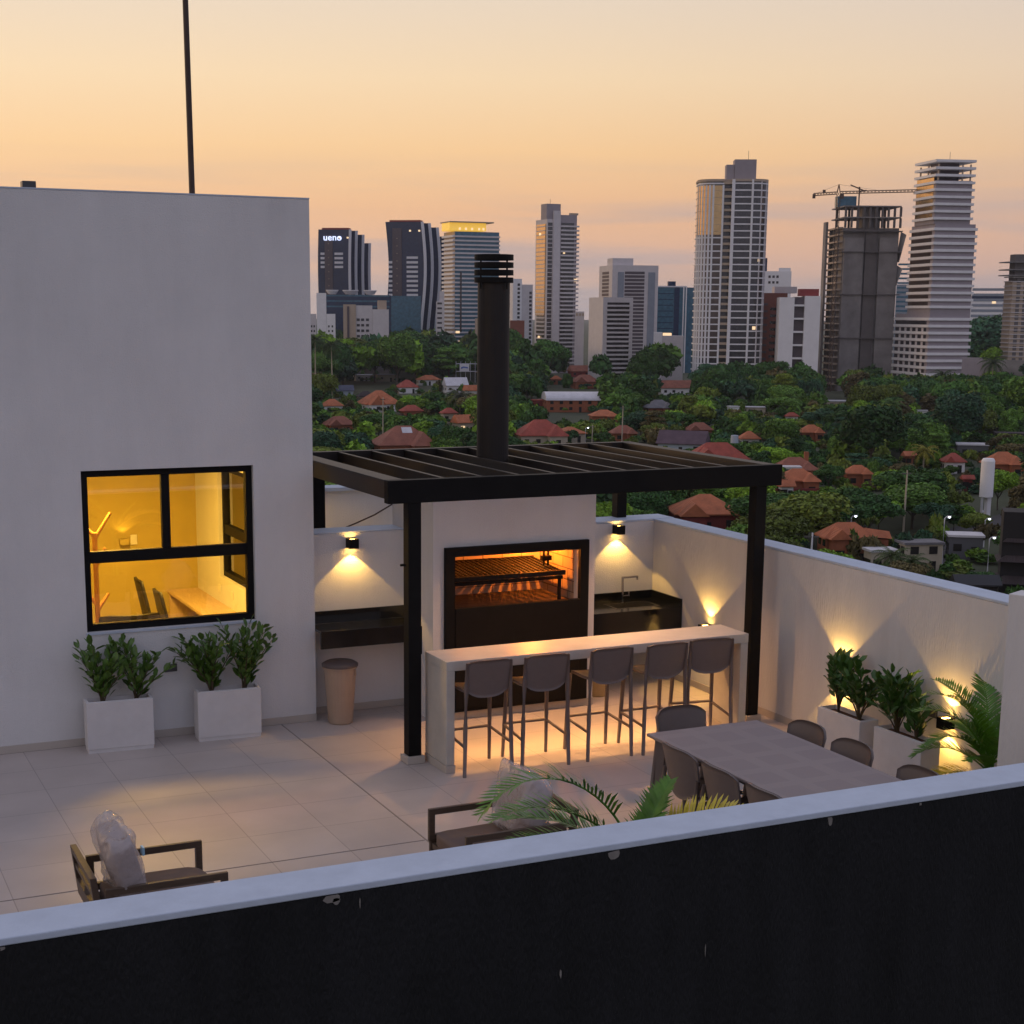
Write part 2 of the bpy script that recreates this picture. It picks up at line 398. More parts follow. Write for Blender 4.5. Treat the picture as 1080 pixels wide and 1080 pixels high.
# side parapet on the right and the stub of wall in the near right corner
sp = thing('parapet_wall', 'tall grey parapet wall along the right side of the terrace', 'wall', (9.335, 11, -.12))
link('wall', MB().box(9.2, 9.47, 6.69, 15.24, -.12, 1.745), M['stucco_brushed'], sp)
link('coping', MB().box(9.198, 9.472, 6.69, 15.24, 1.747, 1.775), M['coping'], sp, bevel=.006)
link('skirting', MB().box(9.19, 9.1995, 6.69, 15.23, .002, .075), M['skirt'], sp)
link('socket_plate', MB().box(9.185, 9.1995, 10.34, 10.47, .60, .68), M['grey_plate'], sp, bevel=.004)
stub = thing('wall_stub', 'plain grey wall end standing in the near right corner', 'wall', (7.676, 8.0, 0), R(-67))
link('wall', MB().box(0, 1.40, 0, .2, 0, 2.222), M['stucco_brushed'], stub, off=False, bevel=.006)

# back walls of the barbecue corner
bw = thing('back_wall', 'low white wall behind the black sink counter', 'wall', (8.5, 15.4, 0))
link('wall', MB().box(7.785, 9.47, 15.242, 15.60, -.12, 1.752), M['stucco'], bw)
link('coping', MB().box(7.785, 9.472, 15.24, 15.602, 1.754, 1.78), M['coping'], bw, bevel=.006)
nw = thing('back_wall', 'low white wall behind the black shelf next to the room', 'wall', (5.4, 15, 0))
link('wall', MB().box(4.875, 5.935, 14.82, 15.15, -.12, 1.872), M['stucco'], nw)
link('coping', MB().box(4.875, 5.935, 14.818, 15.152, 1.874, 1.89), M['coping'], nw, bevel=.005)
link('skirting', MB().box(4.875, 5.935, 14.81, 14.819, .002, .075), M['skirt'], nw)
rw = thing('roof_wall', 'white wall further back on the roof behind the left post', 'wall', (6.2, 17, 0))
link('wall', MB().box(4.9, 7.6, 17.0, 17.2, -.12, 2.05), M['stucco'], rw)
link('coping', MB().box(4.9, 7.6, 16.95, 17.25, 2.052, 2.09), M['coping'], rw)
struct('rear_roof', MB().box(4.87, 9.47, 15.6, 18.9, -.12, .9), M['coping'])
cab = link('roof_cable', MB().path([(5.80, 16.94, 1.55), (5.973, 16.94, 1.595), (6.173, 16.94, 1.663), (6.411, 16.94, 1.752), (6.65, 16.94, 1.876), (6.85, 16.94, 2.0)], .009, 6), M['pole'])
tag(cab, 'dark cable sagging across the white wall behind the pergola', 'cable')

# ------------------------------------------------------------------ the white room
room = thing('rooftop_room', 'white rendered rooftop room with one lit window', 'building', (2.2, 16.6, 0))
link('wall', MB().frame(-2.2, 4.87, 0, 5.15, 2.61, 4.262, 1.092, 2.627, FY, FY+.2), M['stucco'], room)
side = MB().frame(FY+.2, 18.7, 0, 5.15, 15.5, 17.45, 1.06, 2.36, -4.87, -4.67)
side.v = [(-y, x, z) for (x, y, z) in side.v]
link('wall', side, M['stucco'], room)
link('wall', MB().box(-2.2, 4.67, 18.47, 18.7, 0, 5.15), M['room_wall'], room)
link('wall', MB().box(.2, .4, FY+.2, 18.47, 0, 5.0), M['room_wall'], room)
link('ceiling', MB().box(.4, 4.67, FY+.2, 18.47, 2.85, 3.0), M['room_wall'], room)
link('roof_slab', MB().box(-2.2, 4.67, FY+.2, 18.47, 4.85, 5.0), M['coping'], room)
link('floor', MB().box(.4, 4.67, FY+.2, 18.47, -.1, .02), M['tiles'], room)
link('pilaster', MB().box(2.9, 3.25, 18.2, 18.469, .02, 2.85), M['room_wall'], room)
link('skirting', MB().box(-2.2, 4.87, FY-.011, FY-.0008, .002, .075), M['skirt'], room)
link('parapet_cap', MB().box(-2.2, 4.873, FY-.003, FY+.23, 5.152, 5.165), M['coping'], room)
link('vent_cap', MB().box(2.215, 2.335, FY+.05, FY+.17, 5.166, 5.225), M['grey_plate'], room, bevel=.005)
link('socket_plate', MB().box(3.33, 3.455, FY-.012, FY-.001, .648, .722), M['grey_plate'], room, bevel=.004)
def window(parent, x0, x1, z0, z1, y0, y1, zbar, xmul, mbf=lambda b: b):
    fr = MB()
    t = .062
    fr.frame(x0, x1, z0, z1, x0+t, x1-t, z0+t, z1-t, y0, y1)
    fr.box(x0+t, x1-t, y0+.004, y1-.004, zbar-.055, zbar+.055)
    fr.box(xmul-.04, xmul+.04, y0+.006, y1-.006, zbar+.055, z1-t)
    w = link('window', mbf(fr), M['black_metal'], parent, bevel=.004)
    for (a, b, c, d) in ((x0+t, x1-t, z0+t, zbar-.055), (x0+t, xmul-.04, zbar+.055, z1-t), (xmul+.04, x1-t, zbar+.055, z1-t)):
        p = link('pane', mbf(MB().box(a, b, (y0+y1)/2-.003, (y0+y1)/2+.003, c, d)), M['pane'], parent)
        p.parent = w
    return w
window(room, 2.612, 4.26, 1.094, 2.625, FY+.05, FY+.13, 1.80, 3.41)
def turn(b):
    b.v = [(-y, x, z) for (x, y, z) in b.v]; return b
window(room, 15.502, 17.448, 1.062, 2.358, -4.80, -4.72, 1.62, 16.5, turn)
link('window_sill', MB().box(2.6, 4.272, FY-.012, FY+.049, 1.070, 1.0915), M['coping'], room)

desk = thing('desk', 'long light wood desk against the right wall inside the lit room', 'desk', (4.48, 17, .02))
link('desk_top', MB().box(4.28, 4.668, 15.3, 18.46, .72, .755), M['desk'], desk, bevel=.004)
link('side_panel', MB().box(4.3, 4.66, 18.40, 18.45, .02, .719), M['desk'], desk)
link('side_panel', MB().box(4.3, 4.66, 15.32, 15.36, .02, .719), M['desk'], desk)
def office_chair(x, y, label):
    t = thing('office_chair', label, 'chair', (x, y, .02), R(-90), 'chairs at the desk')
    g = [[(u*.19, -.20-.12*v+.10*(1-u*u)*0-.02*(1-u*u), .5+.58*v) for u in np.linspace(-1, 1, 7)] for v in np.linspace(0, 1, 9)]
    g = [[(p[0]*(1-.35*max(0, (i/8-.6))**1.0), p[1], p[2]) for p in row] for i, row in enumerate(g)]
    link('backrest', MB().sheet(g, .035), M['office_black'], t, off=False, smooth=True)
    link('seat', MB().box(-.22, .22, -.22, .22, .42, .48), M['office_black'], t, off=False, bevel=.02)
    link('base', MB().path([(0, 0, .06), (0, 0, .42)], .03).box(-.28, .28, -.03, .03, .03, .06).box(-.03, .03, -.28, .28, .0605, .088), M['office_black'], t, off=False)
    return t
office_chair(4.02, 17.35, 'dark office chair at the far end of the desk inside')
office_chair(4.05, 16.55, 'dark office chair at the desk nearer the lit window')
lc = thing('lounge_chair', 'dark rounded armchair back just inside the lit window', 'chair', (3.28, 15.9, .10))
g = []
for v in np.linspace(0, 1, 7):
    row = []
    for k in range(13):
        a = math.pi*(1.0+k/12.0)
        row.append((.29*math.cos(a), .26*math.sin(a), .34+.58*v-.05*(abs(k-6)/6)**4*v))
    g.append(row)
link('backrest', MB().sheet(g, .06), M['office_black'], lc, off=False, smooth=True)
link('seat', MB().lathe([(.01, .30), (.25, .30), (.26, .36), (.24, .42), (.01, .43)], 20), M['office_black'], lc, off=False, smooth=True)
link('base', MB().lathe([(.22, 0), (.22, .02), (.03, .04), (.03, .30)], 16), M['office_black'], lc, off=False)
cr = thing('coat_rack', 'pale wooden coat rack like a branching tree inside the room', 'coat rack', (2.96, 15.9, .02))
link('stand', MB().path([(2.96, 15.9, .02), (2.96, 15.9, 1.86)], .026, 10), M['rack'], cr)
for (z, dx, dy, l) in ((1.05, .13, .05, .16), (1.10, -.12, .0, .18), (1.50, .10, -.02, .20), (1.55, -.12, .06, .24), (1.80, .17, .0, .26), (1.82, -.10, .03, .12)):
    link('peg', MB().path([(2.96, 15.9, z), (2.96+dx, 15.9+dy, z+l)], [.022, .016], 8), M['rack'], cr)
link('foot', MB().box(2.74, 3.18, 15.88, 15.92, .02, .045).box(2.94, 2.98, 15.68, 16.12, .0455, .07), M['rack'], cr)
for (py_, lab) in ((17.43, 'white wall socket above the desk near the back corner'), (16.9, 'white wall socket above the desk nearer the window')):
    tag(link('wall_socket', MB().box(4.655, 4.6692, py_-.04, py_+.04, .87, .96), M['plastic_white'], bevel=.003), lab, 'socket', 'sockets above the desk')
tag(link('switch_plate', MB().box(3.86, 3.94, 18.455, 18.469, 1.33, 1.45), M['plastic_white'], bevel=.003), 'white switch plate beside the small lamp inside', 'switch')
cl = thing('ceiling_lamp', 'lit square ceiling lamp inside the room', 'lamp', (3.0, 16.0, 2.79))
link('housing', MB().box(2.55, 3.45, 15.65, 16.35, 2.80, 2.849), M['plastic_white'], cl)
link('diffuser', MB().box(2.58, 3.42, 15.68, 16.32, 2.785, 2.799), M['ceiling_lamp'], cl)
def light(kind, name, loc, energy, color, parent, size=.05, dirv=None, angle=100, blend=.15, sizey=None):
    d = bpy.data.lights.new(name, kind); d.energy = energy; d.color = color
    if kind == 'AREA':
        d.shape = 'RECTANGLE'; d.size = size; d.size_y = sizey or size
    else:
        d.shadow_soft_size = size
    if kind == 'SPOT':
        d.spot_size = R(angle); d.spot_blend = blend
    o = bpy.data.objects.new(name, d); COL.objects.link(o)
    o.parent = parent; o.location = Vector(loc)-world_loc(parent)
    if dirv is not None: o.rotation_euler = Vector(dirv).to_track_quat('-Z', 'Y').to_euler()
    return o
ROOMC = (1.0, .58, .085)
light('AREA', 'lamp_light', (3.0, 16.0, 2.78), 270, ROOMC, cl, .8, (0, 0, -1), sizey=.6)

for (xx, lab) in ((2.95, 'added unseen ceiling spotlight left of the window mullion'), (3.85, 'added unseen ceiling spotlight right of the window mullion')):
    rs = thing('added_spot', lab, 'lamp', (xx, 15.4, 2.80), 0, 'added spotlights in the room')  # unseen, added to warm the terrace floor through the window
    link('housing', MB().lathe([(.03, 2.849), (.045, 2.849), (.05, 2.79), (.042, 2.79), (.036, 2.81), (.001, 2.815)], 16, (xx, 15.4)), M['plastic_white'], rs)
    link('lens', MB().lathe([(.001, 2.806), (.034, 2.806)], 16, (xx, 15.4)), M['led_warm'], rs)
    light('SPOT', 'lamp_light', (xx, 15.4, 2.78), 190, (1.0, .46, .15), rs, .03, (0, -.62, -1), 54, .9)

# ------------------------------------------------------------------ up-and-down wall lamps
WARM = (1.0, .56, .12)
def wall_lamp(x, y, z, face, label, e_up=18, e_dn=20, angle=96):
    """face 'y': on a wall whose face looks to -y; face 'x': on a wall that looks to -x"""
    t = thing('wall_lamp', label, 'wall lamp', (x, y, z), R(-90) if face == 'x' else 0, 'up and down wall lamps')
    h = .05
    link('body', MB().frame(-.05, .05, -.125, -.005, -.043, .043, -.118, -.012, -h, h), M['black_metal'], t, off=False)
    b = t.children[0]; b.data.transform(Matrix.Rotation(R(-90), 4, 'X'))
    # body drawn lying down, now an open square tube standing on end
    for v in b.data.vertices: v.co = Vector((v.co.x, v.co.y, v.co.z))
    for s in (1, -1):
        link('lens', MB().box(-.042, .042, -.117, -.013, *(sorted((s*.030, s*.036)))), M['lens_warm'], t, off=False)
        d = bpy.data.lights.new('lamp_light', 'SPOT'); d.energy = e_up if s > 0 else e_dn; d.color = WARM
        d.spot_size = R(angle); d.spot_blend = .12; d.shadow_soft_size = .012
        o = bpy.data.objects.new('lamp_light', d); COL.objects.link(o); o.parent = t
        o.location = (0, -.082, s*.064); o.rotation_euler = (0 if s < 0 else R(180), 0, 0)
    return t
wall_lamp(5.34, 14.818, 1.775, 'y', 'black wall lamp lit above the black shelf beside the room')
wall_lamp(8.70, 15.24, 1.685, 'y', 'black wall lamp lit above the kitchen sink')
wall_lamp(9.198, 14.0, .72, 'x', 'wall lamp half hidden behind the right end of the bar')
wall_lamp(9.198, 11.69, .72, 'x', 'wall lamp shining behind the bushy plants of the farther white planter')
wall_lamp(9.198, 10.16, .615, 'x', 'black wall lamp lit beside the potted palm in the corner')
il = thing('wall_lamp', 'small lit wall lamp inside the room beside a switch plate', 'wall lamp', (3.77, 18.47, 1.38))
link('body', MB().box(3.72, 3.82, 18.37, 18.465, 1.345, 1.415), M['room_wall'], il)
light('SPOT', 'lamp_light', (3.77, 18.40, 1.44), 2.2, ROOMC, il, .02, (0, 0, 1), 110, .3)
light('SPOT', 'lamp_light', (3.77, 18.40, 1.32), 2.2, ROOMC, il, .02, (0, 0, -1), 110, .3)

# ------------------------------------------------------------------ barbecue
bb = thing('barbecue_fireplace', 'white rendered barbecue block with a glowing firebox', 'barbecue', (6.86, 14.6, 0))
X0, X1, YF, YB, ZT = 5.94, 7.78, 14.058, 15.16, 2.40
link('wall', MB().frame(X0, X1, 0, ZT, 6.15, 7.60, 1.12, 1.74, YF, YF+.12).box(X0, X0+.12, YF+.12, YB, 0, ZT)
     .box(X1-.12, X1, YF+.12, YB, 0, ZT).box(X0+.12, X1-.12, YB-.12, YB, 0, ZT).box(X0+.12, X1-.12, YF+.12, YB-.12, ZT-.1, ZT), M['stucco'], bb)
link('skirting', MB().box(X0-.002, X1+.002, YF-.010, YF-.001, .002, .075), M['skirt'], bb)
cav = MB()
cav.box(6.10, 7.66, 14.92, 15.02, 1.12, 1.80).box(6.06, 6.15, YF+.121, 14.919, 1.12, 1.80).box(7.60, 7.69, YF+.121, 14.919, 1.12, 1.80)
link('hearth', MB().box(6.151, 7.599, YF+.125, 14.919, 1.1195, 1.124), M['ash'], bb)
cav.box(6.06, 7.69, YF+.121, 15.02, 1.02, 1.119).box(6.06, 7.69, YF+.121, 15.02, 1.802, 1.86)
link('firebox', cav, M['firebrick'], bb)
link('frame', MB().frame(6.055, 7.69, .085, 1.785, 6.16, 7.585, 1.165, 1.69, YF-.045, YF-.001), M['black_metal'], bb, bevel=.006)
link('door', MB().box(6.165, 7.58, YF-.060, YF-.046,   .62, 1.163), M['black_metal'], bb, bevel=.004)
link('door', MB().box(6.165, 7.58, YF-.058, YF-.046, .12, .60), M['black_metal'], bb, bevel=.004)
gr = MB()
for i in range(24):
    x = 6.19+i*.0555
    gr.box(x-.015, x+.015, 14.201, 14.899, -.006, .006, Matrix.Translation((0, 14.2, 1.435)) @ Matrix.Rotation(math.atan(.04/.54), 4, 'X') @ Matrix.Translation((0, -14.2, 0)))
gr.box(6.16, 7.49, 14.16, 14.20, 1.405, 1.45).box(6.16, 7.49, 14.90, 14.918, 1.465, 1.50)
gr.box(6.16, 7.49, 14.22, 14.26, 1.35, 1.385)
link('grill_rack', gr, M['iron'], bb)
for (x, y) in ((7.46, 14.24), (6.19, 14.24)):
    link('rack_leg', MB().box(x-.014, x+.014, y-.014, y+.014, 1.125, 1.349), M['iron'], bb)
pr = MB()
for x in (7.38, 7.43):
    pr.path([(x, 14.45, 1.46), (x, 14.45, 1.79)], .011, 8)
pr.box(7.35, 7.46, 14.42, 14.48, 1.52, 1.57)
link('lift_rod', pr, M['iron'], bb)
FIRE = (1.0, .25, .022)
light('POINT', 'fire_light', (7.33, 14.62, 1.775), 44, FIRE, bb, .008)
light('POINT', 'fire_light', (7.56, 14.80, 1.70), 7, FIRE, bb, .02)
light('POINT', 'fire_light', (6.55, 14.84, 1.76), 3, FIRE, bb, .05)
# the glowing bulb in the firebox corner
link('bulb', MB().lathe([(.001, 1.66), (.018, 1.665), (.026, 1.685), (.018, 1.71), (.001, 1.72)], 12, (7.575, 14.80)), mat('lit_bulb', (1, .7, .3), .5, emit=(1, .42, .08), estr=60), bb, smooth=True)

pipe = thing('chimney_pipe', 'tall black chimney pipe with a slotted cowl', 'chimney', (6.84, 14.6, ZT))
pz = 4.40
link('pipe', MB().lathe([(.001, ZT), (.165, ZT), (.165, pz), (.15, pz), (.15, pz-.3)], 32, (6.84, 14.6)), M['rafter'], pipe, smooth=False)
link('flange', MB().box(6.60, 7.08, 14.36, 14.84, ZT+.001, ZT+.03), M['rafter'], pipe)
for i in range(4):
    z0 = 4.395+.075*i
    link('cowl_ring', MB().lathe([(.195, z0), (.20, z0), (.20, z0+.053), (.192, z0+.053), (.192, z0), (.195, z0)], 32, (6.84, 14.6)), M['black_metal'], pipe)
link('cowl_cap', MB().lathe([(.001, 4.655), (.199, 4.655), (.199, 4.676), (.001, 4.68)], 32, (6.84, 14.6)), M['black_metal'], pipe)
for k in range(4):
    a = R(20+90*k)
    link('cowl_strut', MB().path([(6.84+.188*math.cos(a), 14.6+.188*math.sin(a), 4.33), (6.84+.188*math.cos(a), 14.6+.188*math.sin(a), 4.655)], .009, 6), M['black_metal'], pipe)

# ------------------------------------------------------------------ pergola
pg = thing('pergola', 'black steel pergola over the bar and barbecue', 'pergola', (7.05, 14.25, 0))
PX0, PX1, PY0, PY1, PZ0, PZ1 = 4.955, 9.165, 12.75, 15.78, 2.42, 2.628
link('front_beam', MB().box(PX0, PX1, PY0, PY0+.10, PZ0, PZ1), M['black_metal'], pg, bevel=.004)
link('back_beam', MB().box(PX0, PX1, PY1-.10, PY1, PZ0+.03, PZ1), M['rafter'], pg, bevel=.004)
link('side_beam', MB().box(PX0+.01, PX0+.19, PY0+.101, PY1-.101, PZ0+.035, PZ1-.003), M['rafter'], pg, bevel=.004)
link('side_beam', MB().box(PX1-.15, PX1-.005, PY0+.101, PY1-.101, PZ0+.035, PZ1-.003), M['rafter'], pg, bevel=.004)
for k in range(9):
    x = 5.545+.381*k
    if k == 3 or k == 4:                          # trimmed round the chimney pipe
        pass
    link('rafter', MB().box(x-.022, x+.022, PY0+.101, PY1-.101, PZ1-.155, PZ1-.006), M['rafter'], pg, bevel=.003)
def post(x0, x1, y0, y1, zb, foot):
    p = link('post', MB().box(x0, x1, y0, y1, zb, PZ0-.001), M['black_metal'], pg, bevel=.004)
    if foot:
        f = link('plinth', MB().box(x0-.025, x1+.025, y0-.025, y1+.025, 0.002, .072), M['skirt'], pg, bevel=.004); f.parent = p
        f.location = (0, 0, 0)
post(5.152, 5.277, 12.76, 12.885, .073, True)
post(8.872, 8.997, 12.76, 12.885, .073, True)
post(5.158, 5.283, 15.42, 15.545, 0.9, False)
post(8.83, 8.955, 15.45, 15.575, 1.782, False)
link('switch_box', MB().box(5.278, 5.30, 12.80, 12.88, 1.02, 1.28), M['black_metal'], pg)
link('hook', MB().box(5.105, 5.151, 12.83, 12.85, 1.84, 1.86), M['black_metal'], pg)
for (x, lab) in ((6.307, 'small downlight under the pergola rafters at the left of the barbecue'), (7.069, 'small downlight under the pergola rafters at the middle of the barbecue'), (7.831, 'small downlight under the pergola rafters at the right of the barbecue')):
    dl = thing('downlight', lab, 'lamp', (x, 13.72, 2.42), 0, 'downlights under the pergola')
    link('housing', MB().lathe([(.03, 2.470), (.045, 2.470), (.05, 2.40), (.042, 2.40), (.036, 2.43), (.001, 2.435)], 16, (x, 13.72)), M['black_metal'], dl)
    link('lens', MB().lathe([(.001, 2.425), (.034, 2.425)], 16, (x, 13.72)), M['led_warm'], dl)
    light('SPOT', 'lamp_light', (x, 13.72, 2.395), 120, (1.0, .47, .15), dl, .02, (.03, -.36, -1), 92, .75)

us = thing('strip_lamp', 'warm strip lamp hidden under the bar top', 'lamp', (6.95, 12.80, .93))
link('housing', MB().box(5.6, 8.3, 12.775, 12.825, .930, .944), M['black_metal'], us)
link('diffuser', MB().box(5.62, 8.28, 12.785, 12.815, .925, .929), M['led_warm'], us)
ul = light('AREA', 'lamp_light', (6.95, 12.80, .922), 14, (1.0, .50, .15), us, 2.66, (0, 0, -1), sizey=.03)
ul.data.spread = R(92)

# ------------------------------------------------------------------ counters
sh = thing('wall_counter', 'black granite shelf counter on the wall beside the room', 'counter', (5.4, 14.6, .78))
link('counter_top', MB().box(4.872, 5.938, 14.40, 14.798, .93, .955), M['granite'], sh, bevel=.003)
link('apron', MB().box(4.872, 5.938, 14.402, 14.43, .775, .929), M['granite'], sh)
link('splashback', MB().box(4.872, 5.938, 14.799, 14.8175, .956, 1.082), M['granite'], sh)
sk = thing('sink_counter', 'black granite sink counter right of the barbecue', 'counter', (8.5, 14.9, .5))
sx0, sx1, sy0, sy1 = 8.45, 9.0, 14.74, 15.06
ct = MB()
ct.box(7.782, sx0, 14.58, 15.22, .83, .86).box(sx1, 9.178, 14.58, 15.22, .83, .86).box(sx0, sx1, 14.58, sy0, .83, .86).box(sx0, sx1, sy1, 15.22, .83, .86)
link('counter_top', ct, M['granite'], sk)
link('apron', MB().box(7.782, 9.178, 14.582, 14.61, .52, .829), M['granite'], sk)
link('splashback', MB().box(7.782, 9.178, 15.221, 15.2385, .83, .952), M['granite'], sk)
link('splashback', MB().box(9.179, 9.1985, 14.58, 15.2385, .52, .952), M['granite'], sk)
bs = MB().frame(sx0, sx1, sy0, sy1, sx0+.015, sx1-.015, sy0+.015, sy1-.015, 0, .165)
bs.v = [(x, z, .855-y+.008) for (x, y, z) in bs.v]
bs.box(sx0, sx1, sy0, sy1, .690, .697)
link('basin', bs, M['steel'], sk)
tap = thing('kitchen_tap', 'square chrome tap standing behind the sink basin', 'tap', (8.74, 15.13, .86))
link('spout', MB().box(8.728, 8.752, 15.118, 15.142, .86, 1.15).box(8.753, 8.94, 15.12, 15.14, 1.128, 1.15).box(8.92, 8.94, 15.12, 15.14, 1.10, 1.127), M['chrome'], tap, bevel=.003)
link('lever', MB().box(8.753, 8.83, 15.12, 15.14, .915, .93).box(8.81, 8.83, 15.12, 15.14, .931, .975), M['chrome'], tap, bevel=.002)

# ------------------------------------------------------------------ bar
bar = thing('bar_counter', 'long pale concrete bar on two slab ends', 'bar counter', (6.95, 12.58, 0))
link('bar_top', MB().box(5.345, 8.56, 12.345, 12.84, .945, 1.035), M['concrete'], bar, bevel=.004)
link('end_panel', MB().box(5.347, 5.43, 12.347, 12.838, .075, .944), M['concrete'], bar, bevel=.004)
link('end_panel', MB().box(8.475, 8.558, 12.347, 12.838, .075, .944), M['concrete'], bar, bevel=.004)
link('skirting', MB().box(5.342, 5.435, 12.342, 12.843, .002, .073), M['skirt'], bar)
link('skirting', MB().box(8.47, 8.563, 12.342, 12.843, .002, .073), M['skirt'], bar)

def make_stool(label):
    t = thing('bar_stool', label, 'bar stool', (0, 0, 0), 0, 'bar stools along the bar')
    # seat: dished plate
    g = []
    for j in range(9):
        v = j/8.0; y = -.17+.36*v
        row = []
        for i in range(9):
            u = -1+2*i/8.0
            w = .205*(1-.06*v)
            row.append((u*w, y, .765+.012*u*u-.010*math.sin(math.pi*v)-.020*max(0, v-.8)*5*(.5)))
        g.append(row)
    link('seat', MB().sheet(g, .026), M['stool'], t, off=False, smooth=True)
    # wrap-around backrest with rounded lower edge
    g = []
    for j in range(11):
        v = j/10.0
        row = []
        for i in range(13):
            u = -1+2*i/12.0
            zlo = .715+.085*abs(u)**3.0; zhi = 1.068-.03*abs(u)**6
            z = zlo+(zhi-zlo)*v
            y = -.195-.055*(z-.74)/.32-.025*(1-u*u)+.012
            row.append((u*.218, y, z))
        g.append(row)
    link('backrest', MB().sheet(g, .020), M['stool'], t, off=False, smooth=True)
    for s in (-1, 1):
        link('leg', MB().path([(s*.236, -.235, 0), (s*.225, -.222, .45), (s*.216, -.218, .78), (s*.215, -.24, 1.05)], [.017, .020, .021, .013], 8), M['stool'], t, off=False, smooth=True)
        link('leg', MB().path([(s*.225, .235, 0), (s*.205, .19, .75)], [.017, .022], 8), M['stool'], t, off=False, smooth=True)
        link('footrest', MB().path([(s*.231, -.228, .275), (s*.222, .215, .315)], .014, 8), M['stool'], t, off=False, smooth=True)
    link('footrest', MB().path([(-.22, .215, .325), (.22, .215, .325)], .014, 8), M['stool'], t, off=False, smooth=True)
    return t
st0 = make_stool('taupe bar stool nearest the left end of the bar')
st0.location = (5.688, 12.41, 0)
for (x, y, a, lab) in ((6.272, 12.41, -1.5, 'taupe bar stool second from the left end of the bar'), (6.94, 12.42, 1, 'taupe bar stool in the middle of the row at the bar'),
                       (7.52, 12.40, 1.5, 'taupe bar stool second from the right end, next to a turned stool'), (8.07, 12.42, -9, 'taupe bar stool slightly turned at the right end of the bar')):
    dup(st0, (x, y, 0), R(a), lab)

# ------------------------------------------------------------------ bins
def bin_(name, x, y, r0, r1, h, m, label, lid):
    t = thing(name, label, 'bin', (x, y, 0))
    link('body', MB().lathe([(.001, .012), (r0-.01, .0), (r0, .012), (r1, h-.03), (r1+.012, h-.028), (r1+.012, h), (r1-.006, h), (r0-.012, .04), (.001, .04)], 28), m, t, off=False, smooth=False)
    if lid:
        link('lid', MB().lathe([(r1+.018, h-.01), (r1+.02, h+.012), (r1-.02, h+.035), (.001, h+.045)], 28), M['bin_lid'], t, off=False, smooth=True)
        link('handle', MB().box(r1*.68, r1*.78, -r1*.80, -r1*.66, h-.10, h-.03), m, t, off=False, bevel=.006)
    return t
bin_('waste_bin', 5.075, 14.42, .125, .165, .60, M['bin'], 'beige waste bin with dark lid under the black shelf', True)
bin_('waste_bin', 8.03, 14.40, .115, .135, .34, M['brass_pot'], 'small ochre pail on the floor under the sink counter', False)

# ------------------------------------------------------------------ dining table and chairs
tb = thing('dining_table', 'large taupe outdoor dining table with a perforated top', 'dining table', (6.865, 9.3, 0))
def table_mat():
    m = mat('perforated_tabletop', (.36, .31, .31), .55)
    t = m.node_tree; b = t.nodes['Principled BSDF']
    c = N(t, 'ShaderNodeTexCoord')
    def chk(scale, lo, hi):
        pass
    br = N(t, 'ShaderNodeTexBrick'); br.offset = .0; br.inputs['Scale'].default_value = 1; br.inputs['Brick Width'].default_value = .36; br.inputs['Row Height'].default_value = .36
    br.inputs['Mortar Size'].default_value = .055; br.inputs['Mortar Smooth'].default_value = .05
    br.inputs['Color1'].default_value = (.225, .185, .185, 1); br.inputs['Color2'].default_value = (.23, .19, .19, 1); br.inputs['Mortar'].default_value = (.25, .208, .205, 1)
    mpn = N(t, 'ShaderNodeMapping'); mpn.inputs['Location'].default_value = (.54, .03, 0); t.links.new(c.outputs['Object'], mpn.inputs[0]); t.links.new(mpn.outputs[0], br.inputs['Vector'])
    t.links.new(br.outputs['Color'], b.inputs['Base Color'])
    return m
link('tabletop', MB().box(6.328, 7.403, 8.05, 10.51, .712, .74), table_mat(), tb, bevel=.008)
link('apron', MB().frame(6.40, 7.33, 8.12, 10.44, 6.43, 7.30, 8.15, 10.41, .655, .711).__class__().box(6.42, 7.31, 8.14, 8.17, .655, .711).box(6.42, 7.31, 10.39, 10.42, .655, .711).box(6.42, 6.45, 8.171, 10.389, .655, .711).box(7.28, 7.31, 8.171, 10.389, .655, .711), M['chair'], tb)
for (x, y, sx, sy) in ((6.42, 10.40, -1, 1), (7.31, 10.40, 1, 1), (6.42, 8.16, -1, -1), (7.31, 8.16, 1, -1)):
    link('leg', MB().path([(x, y, .71), (x+.02*sx, y+.03*sy, 0.0)], [.055, .035], 4), M['chair'], tb)

def make_chair(label):
    t = thing('dining_chair', label, 'dining chair', (0, 0, 0), 0, 'chairs around the dining table')
    # local +y looks at the table
    g = []
    for j in range(9):
        v = j/8.0; y = -.20+.42*v
        g.append([(u*.225, y, .445+.014*u*u-.012*math.sin(math.pi*v)) for u in np.linspace(-1, 1, 9)])
    link('seat', MB().sheet(g, .025), M['chair'], t, off=False, smooth=True)
    g = []
    for j in range(11):
        v = j/10.0; row = []
        for i in range(15):
            u = -1+2*i/14.0
            zlo = .40+.13*abs(u)**2.4; zhi = .825-.06*abs(u)**5
            z = zlo+(zhi-zlo)*v
            wid = .225+.02*v
            y = -.205-.085*(z-.43)/.4-.06*(1-u*u)+.06
            row.append((u*wid, y, z))
        g.append(row)
    link('backrest', MB().sheet(g, .022), M['chair'], t, off=False, smooth=True)
    for s in (-1, 1):
        link('leg', MB().path([(s*.25, -.27, 0), (s*.235, -.215, .44), (s*.236, -.20, .60)], [.018, .024, .016], 8), M['chair'], t, off=False, smooth=True)
        link('leg', MB().path([(s*.225, .24, 0), (s*.205, .19, .44)], [.017, .022], 8), M['chair'], t, off=False, smooth=True)
    return t
ch0 = make_chair('grey brown dining chair at the far head of the table')
ch0.location = (6.86, 10.62, 0); ch0.rotation_euler = (0, 0, R(180))
